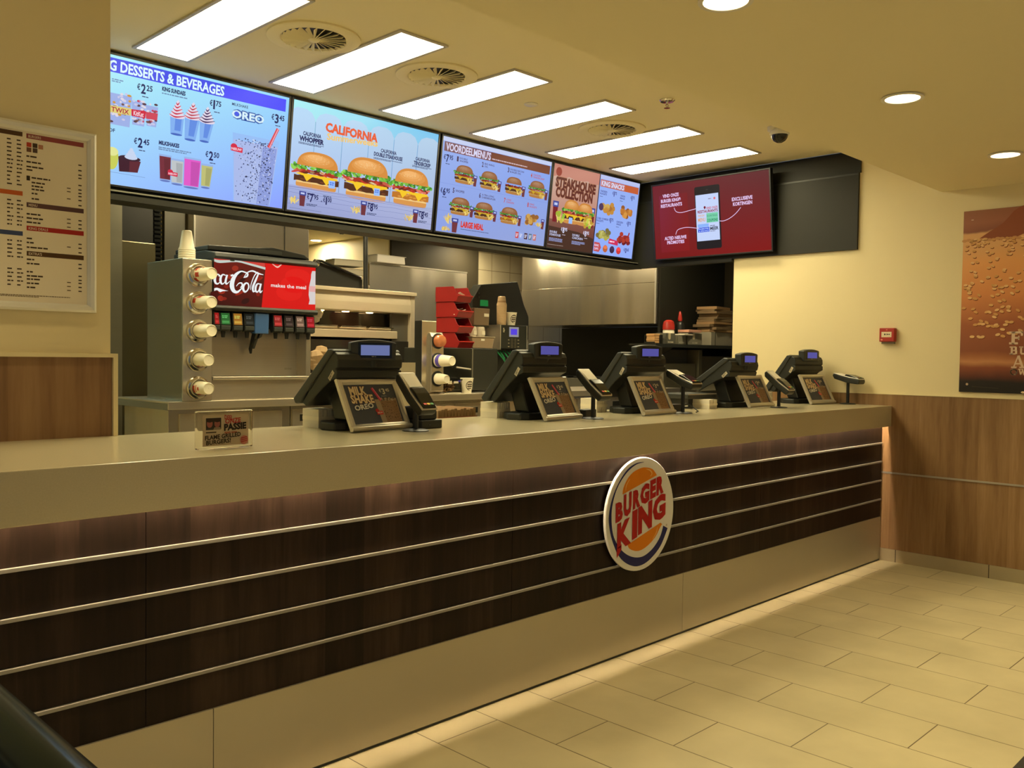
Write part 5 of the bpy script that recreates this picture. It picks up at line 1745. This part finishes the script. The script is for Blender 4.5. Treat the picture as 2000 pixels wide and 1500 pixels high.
for k in range(5):
    x = -.10 + .04 * k
    MB().tube([(x, .08, .30), (x + rn.uniform(-.04, .03), -.005, .24), (x + rn.uniform(-.02, .06), -.02, .17), (x + rn.uniform(-.06, .03), .0, .09), (x + .01, .03, .003)], .006, 8).build('cable', gm, t, smooth=True)
MB().lathe([(.001, -.05), (.016, -.045), (.018, .03), (.008, .05), (.001, .052)], (-.01, -.03, .22), (.2, 0, 1), n=16).build('plug', M['cup'], t, smooth=True)

# ================================================================== SECOND ROW
t = thing('holding_cabinet', (-2.15, 3.30, 0), 'steel heated holding cabinet with three warming lamps behind the leftmost register', 'warming cabinet')
bx(-.55, .52, .0, .40, 0, 1.24, 'lower_body', M['steel_warm'], t, .003)
bx(-.55, .53, -.02, .40, 1.895, 1.925, 'top_shelf', M['steel_warm'], t, .003)
MB().prism([(.0, 1.895), (-.01, 1.82), (-.012, 1.752), (.01, 1.745), (.40, 1.745), (.40, 1.895)], -.55, .475).build('canopy', M['steel_warm'], t, .004)
bx(.475, .52, -.005, .40, 1.24, 1.895, 'side_post', M['steel_warm'], t, .002)
bx(-.55, -.50, .05, .40, 1.24, 1.745, 'side_post', M['steel_warm'], t, .002)
bx(-.55, .475, .36, .40, 1.24, 1.745, 'back_panel', M['steel_dark'], t)
bx(-.50, .475, .02, .05, 1.262, 1.52, 'lower_glass', M['darkglass'], t)
bx(-.34, .31, .10, .106, 1.61, 1.74, 'upper_glass', M['darkglass'], t)
bx(.31, .475, .03, .06, 1.52, 1.745, 'control_panel', M['steel_dark'], t)
MB().prism([(.02, 1.54), (.02, 1.600), (.20, 1.625), (.20, 1.54)], -.50, .36).build('shelf', M['steel_warm'], t, .003)
for k in range(3):
    x0 = -.46 + .272 * k
    MB().tube([(x0, .06, 1.61), (x0 + .008, .03, 1.628), (x0 + .24, .03, 1.628), (x0 + .248, .06, 1.61)], .005, 8).build('tray_handle', M['chrome'], t, smooth=True)
    bx(x0, x0 + .248, .04, .34, 1.608, 1.622, 'tray', M['steel_warm'], t, .003)
    MB().lathe([(.001, -.004), (.026, -.003), (.030, .004)], (-.36 + .23 * k + (.0 if k else -.0), .05, 1.742), n=20).build('heat_lamp', M['heat'], t)
bx(-.50, .475, -.01, .03, 1.235, 1.262, 'front_ledge', M['steel_warm'], t, .003)
for i, (x, z, l, c) in enumerate(((-2.56, 1.63, 'white paper wrapped food on the upper warming shelf', (.66, .60, .45)), (-2.58, 1.263, 'tan paper bags on the lower warming shelf', (.46, .31, .15)))):
    b = MB()
    rn = random.Random(60 + i)
    for k in range(4):
        b.lathe([(.001, -.05), (.05, -.03), (.062, .01), (.045, .045), (.001, .055)], (rn.uniform(-.05, .05), rn.uniform(-.02, .02), .052 + (.09 if k > 1 and i == 0 else .035 * k)), (rn.uniform(-.2, .2), rn.uniform(-.2, .2), 1), 9)
    o = b.build('wrapped_food', P('food_wrap' if i == 0 else 'food_bag', c, .6, var=.15, scale=12), smooth=True)
    o.location = (x + .02, 3.38 if i == 0 else 3.325, z)
    tag(o, l, 'wrapped food')

t = thing('scanner_stand', (-2.36, 3.42, 1.925), 'black slanted tray rack with a tall black pole on the holding cabinet', 'rack')
MB().prism([(-.285, 0), (-.285, .17), (-.14, .195), (.0, .165), (.24, .105), (.277, .08), (.277, 0)], -.02, .18, 'y').build('rack', M['black'], t, .006)
MB().tube([(.300, -.03, .0), (.296, -.03, .25), (.290, -.03, .74)], .019, 14).build('pole', M['black'], t, smooth=True)
MB().tube([(-.20, -.03, .17), (-.18, -.035, .198), (-.12, -.035, .197), (.25, -.035, .095)], .010, 8).build('top_tube', M['gloss'], t, smooth=True)
MB().lathe([(.001, -.01), (.022, -.008), (.028, .0), (.022, .008), (.001, .010)], (-.165, -.04, .175), (0, -1, 0), n=16).build('knob', M['chrome'], t, smooth=True)

t = thing('partition_panel', (-1.0, 3.98, 0), 'large plain steel partition panel behind the red bins', 'panel')
bx(-.593, .579, .0, .05, 0, 2.215, 'sheet', M['steel'], t, .003)
bx(-.593, .579, -.004, .06, 2.215, 2.228, 'top_fold', M['alu'], t)
pz = None
for i, (x, z, w_, rz, l) in enumerate(((-1.93, 2.075, .25, -5, 'left lower grey pan lid stacked behind the black pole'), (-1.945, 2.150, .27, -8, 'left upper grey pan lid stacked behind the black pole'), (-1.90, 2.00, .24, -2, 'lowest grey pan lid left of the black pole'),
                                      (-1.40, 2.229, .33, 3, 'wide grey pan lid lying on the steel partition panel right of the pole'))):
    t = thing('pan', (x, 3.86 if i < 3 else 4.01, z), l, 'pan', 'grey pans by the black pole', R(rz))
    hh = .055 if i < 3 else .068
    MB().prism([(-w_ / 2, 0), (w_ / 2, 0), (w_ / 2 - .008, hh), (-w_ / 2 + .006, hh)], -.09, .09, 'y').build('pan_body', M['white_steel'] if i > 2 else P('grey_enamel' + str(i), (.36, .33, .25), .45), t, .004)
    bx(-w_ / 2 - .006, w_ / 2 + .006, -.096, .096, hh - .004, hh, 'rim', M['alu'], t)
t = thing('pan_shelf', (-1.92, 3.84, 0), 'steel shelf post carrying the left grey pans', 'shelf')
bx(-.16, .16, -.10, .12, 1.98, 2.0, 'shelf_plate', M['steel_h'], t)
bx(-.14, -.10, .02, .06, 0, 1.98, 'shelf_leg', M['steel'], t); bx(.10, .14, .02, .06, 0, 1.98, 'shelf_leg', M['steel'], t)
t = thing('ceiling_sensor', (-1.02, 5.24, 2.67), 'small dark sensor on the kitchen ceiling above the lit wall', 'sensor')
MB().cyl((0, 0, 0), (0, 0, -1), .035, .03, .02, n=16).build('sensor_body', M['black'], t)

# left corner equipment
t = thing('steel_column', (-4.20, 3.15, 0), 'narrow grey steel column at the edge of the menu partition', 'column')
bx(-.10, .115, 0, .12, 0, 2.66, 'column', P('column_steel', (.24, .225, .16), .35, metal=.6, var=.1, scale=2, stretch=(1, 1, 6)), t, .003)
t = thing('tall_cabinet', (-3.97, 3.22, 0), 'tall dark cabinet with vent slats behind the cup dispenser', 'cabinet')
bx(-.12, .11, 0, .5, 0, 2.66, 'body', M['darkpaint'], t, .003)
bx(-.12, .10, -.06, 0, 0, 2.10, 'door', P('bronze_steel', (.13, .115, .06), .35, metal=.7, var=.1, scale=3), t, .006)
b = MB()
for k in range(24):
    b.box(.115, .165, -.005, .02, 1.98 + .028 * k, 1.992 + .028 * k, Matrix.Rotation(R(20), 3, 'X'), (.14, 0, 1.98 + .028 * k))
b.box(.112, .168, .02, .4, 0, 2.66)
b.build('vent_slats', M['black'], t)
t = thing('grey_panel', (-3.73, 3.20, 0), 'flat dark grey panel left of the steel extractor hood', 'panel')
bx(-.065, .075, 0, .04, 0, 2.66, 'sheet', P('panel_grey', (.085, .08, .06), .45, metal=.4, var=.05), t, .002)
t = thing('extractor_hood', (-3.21, 3.10, 2.02), 'large steel extractor hood above the soda dispenser', 'hood')
bx(-.435, .435, .0, .7, 0, .645, 'hood_body', M['steel'], t, .004)
bx(-.437, -.425, -.006, .0, 0, .645, 'edge_strip', M['alu'], t)
bx(.233, .238, -.002, .0, 0, .645, 'seam', M['black'], t)
bx(-.435, .435, -.012, .03, -.03, .0, 'bottom_edge', M['steel_h'], t, .003)
t = thing('rear_panel', (-3.2, 3.3, 0), 'dark steel back panel below the extractor hood', 'panel')
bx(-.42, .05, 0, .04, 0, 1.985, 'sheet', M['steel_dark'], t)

# ================================================================== RIGHT-HAND KITCHEN
t = thing('fryer_hood', (1.0, 2.75, 1.757), 'wide steel extractor hood over the dark fryer line', 'hood')
bx(0, .9, 0, 1.86, 0, .41, 'lower_apron', M['steel'], t, .003)
bx(.004, .9, 0, 1.86, .412, .90, 'upper_apron', M['steel'], t, .003)
bx(-.006, .0, -.006, .012, 0, .90, 'corner_strip', M['alu'], t)
t = thing('fryer_line', (1.12, 2.78, 0), 'dark fryer line in the shadow under the wide steel hood', 'fryer')
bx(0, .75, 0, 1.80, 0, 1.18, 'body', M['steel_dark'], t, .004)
bx(.55, .75, 0, 1.80, 1.18, 1.75, 'splash_back', M['darkpaint'], t)
for k in range(3):
    bx(.05, .5, .10 + .58 * k, .60 + .58 * k, 1.18, 1.20, 'fryer_well', M['black'], t, .004)
    for q_ in (0, .13):
        MB().cyl((0, .28 + .58 * k + q_, 1.08), (-1, 0, 0), .022, .02, n=16).build('knob', M['pos2'], t, smooth=True)
t = thing('fridge', (.30, 3.02, 0), 'dark steel cabinet edge between coffee machine and fryer line', 'cabinet')
bx(-.25, .25, 0, .5, 0, 1.06, 'body', M['steel_dark'], t, .004)

# pass shelf seen through the opening by the wall
t = thing('wall_shelf', (1.38, 2.40, 1.535), 'dark wall shelf with boxes seen through the opening by the cream wall', 'shelf')
bx(-.86, .80, 0, .31, 0, .014, 'board', M['darkpaint'], t)
bx(-.86, .80, -.004, 0, -.018, .014, 'front_edge', M['pos2'], t)
for x in (-.5, .05, .6):
    MB().prism([(.02, 0), (.31, 0), (.31, -.16)], x - .008, x + .008).build('bracket', M['black'], t)
BXS = [(.655, .13, .085, 'open box of orange cardboard sleeves at the left end of the dark shelf'), (.85, .15, .105, 'dark grey box with a white tongue on the dark shelf, second from the left'),
       (1.04, .15, .085, 'grey box with white label right of the tongued box on the dark shelf'), (1.27, .25, .115, 'widest grey box with a torn label at the middle of the dark shelf')]
for i, (x, w_, h_, l) in enumerate(BXS):
    t = thing('storage_box', (x, 2.55, 1.549), l, 'box', 'boxes on the dark shelf')
    c = M['darkpaint'] if i == 0 else (P('grey_card_dark', (.13, .125, .09), .6) if i == 1 else (P('grey_card', (.26, .24, .17), .6) if i == 2 else bpy.data.materials['grey_card']))
    b = MB().box(-w_ / 2, -w_ / 2 + .004, -.09, .03, 0, h_ if i else .018).box(w_ / 2 - .004, w_ / 2, -.09, .03, 0, h_).box(-w_ / 2, w_ / 2, .026, .03, 0, h_).box(-w_ / 2, w_ / 2, -.09, .03, 0, .004)
    if i:
        b.box(-w_ / 2, w_ / 2, -.09, -.086, 0, h_)
    else:
        b.box(-w_ / 2 + .08, w_ / 2, -.09, -.086, 0, h_)
    b.build('box_walls', c, t, .001)
    if i:
        A = Art(0, .0004)
        A.rect(-.045, .012, .045, .026, (196, 188, 164), 1)
        A.dashes(-.036, .019, .07, .005, (120, 110, 90), 2)
        A.build('label_strip', t, frame_mat((0, -.0905, 0), (1, 0, 0), (0, 0, 1)))
    if i in (1, 3):
        A = Art(0, .0006)
        A.poly(smooth([(-.020, h_), (-.018, h_ - .05), (0, h_ - .062), (.018, h_ - .05), (.020, h_)], 3), (206, 192, 150), 1)
        A.build('paper_tongue', t, frame_mat((-.02, -.0905, 0), (1, 0, 0), (0, 0, 1)))
for k in range(4):
    o = bx(-.045, .045, -.078, .020, 0, .021, 'cardboard_sleeve', P('orange_card', (.66, .38, .15), .6, var=.05) if k == 0 else bpy.data.materials['orange_card'], None, .003)
    o.location = (.648 - .006 * (k % 2), 2.545, 1.554 + .0225 * k)
    tag(o, ['lowest', 'second', 'third', 'topmost'][k] + ' orange cardboard sleeve in the open box at the left end of the shelf', 'cardboard sleeve', 'orange sleeves')
t = thing('sauce_bottle', (1.085, 2.648, 1.638), 'squat container with a round red cap behind the grey boxes', 'bottle')
MB().lathe([(.056, 0), (.058, .045), (.052, .058)], n=24).build('bottle_body', M['cup'], t, smooth=True)
MB().lathe([(.060, .058), (.060, .10), (.050, .14), (.03, .155), (.001, .158)], n=24).build('red_cap', P('red_cap', (.42, .03, .02), .25), t, smooth=True)
bx(-.05, .05, -.05, .05, -.089, 0, 'stand_block', M['black'], t)
t = thing('sauce_bottle', (1.27, 2.64, 1.549), 'tall dark bottle with a red nozzle at the back of the dark shelf', 'bottle')
MB().lathe([(.042, 0), (.044, .20), (.03, .23), (.014, .24)], n=20).build('bottle_body', M['black'], t, smooth=True)
MB().lathe([(.02, .24), (.024, .26), (.012, .33), (.004, .34)], n=16).build('red_nozzle', bpy.data.materials['red_cap'], t, smooth=True)
for i, (x, z, w_, rz, l) in enumerate(((1.13, 1.640, .20, 8, 'white folded sheet lying across the grey boxes, left one'), (1.25, 1.672, .20, -4, 'pinkish carton lying on the widest grey box'))):
    o = bx(-w_ / 2, w_ / 2, -.07, .07, 0, .012 if i == 0 else .026, 'folded_carton', M['paper'] if i == 0 else P('pink_card', (.52, .27, .19), .6), None, .002)
    o.location = (x, 2.51, z); o.rotation_euler = (0, 0, R(rz))
    tag(o, l, 'carton')
t = thing('white_carton', (1.72, 2.53, 1.549), 'pale carton under the pile of brown folded boxes', 'carton')
bx(-.20, .20, -.10, .12, 0, .135, 'carton', P('pale_card', (.34, .31, .23), .6, var=.05), t, .002)
bx(-.128, -.122, -.102, -.10, 0, .135, 'flap_edge', M['darkpaint'], t)
rn = random.Random(77)
z = 1.686
for k in range(10):
    w_ = rn.uniform(.34, .42); hh = rn.uniform(.020, .030)
    o = bx(-w_ / 2, w_ / 2, -.12, .10, 0, hh, 'folded_box', M['kraft_dark'] if k % 3 else M['kraft'], None, .003)
    o.location = (1.75 + rn.uniform(-.03, .03), 2.54 + rn.uniform(-.01, .01), z)
    o.rotation_euler = (0, 0, R(rn.uniform(-9, 9)))
    tag(o, ['lowest', 'second', 'third', 'fourth', 'fifth', 'sixth', 'seventh', 'eighth', 'ninth', 'topmost'][k] + (' brown flattened box' if k == 0 else ' brown flattened box counted from below') + ' in the pile on the pale carton', 'flattened box', 'flattened brown boxes')
    z += hh + .001
# units below the shelf
t = thing('wall_unit', (1.60, 2.50, 0), 'grey kitchen unit with an open niche below the dark shelf', 'cabinet')
bx(-.80, -.24, 0, .21, 0, 1.361, 'left_block', P('unit_grey', (.16, .145, .10), .5, metal=.3, var=.05), t, .003)
bx(-.80, -.22, .12, .21, 1.361, 1.50, 'rear_panel', bpy.data.materials['unit_grey'], t)
bx(-.22, -.16, -.02, .21, 0, 1.50, 'divider', bpy.data.materials['unit_grey'], t, .002)
bx(-.16, .52, .02, .21, 0, 1.44, 'right_block', P('unit_grey_dark', (.11, .10, .075), .5, metal=.3, var=.05), t, .003)
# food basket behind the counter
t = thing('low_cabinet', (-3.24, 1.05, 0), 'low steel cabinet on the staff side of the counter', 'cabinet')
bx(-.22, .22, -.13, .15, 0, 1.02, 'body', M['steel_h'], t, .003)
t = thing('kraft_box', (-3.25, 1.05, 1.02), 'brown printed paper-bag bundle showing above the back edge of the counter', 'box')
b = MB()
for k in range(12):
    b.box(-.13 + .022 * k, -.112 + .022 * k, -.10, .12, 0, .108 + .004 * (k % 3))
b.build('bags', M['kraft'], t)
bx(-.132, .142, -.102, -.10, .03, .075, 'printed_band', P('rust_print', (.38, .15, .07), .6), t)

print('objects', len(bpy.data.objects))
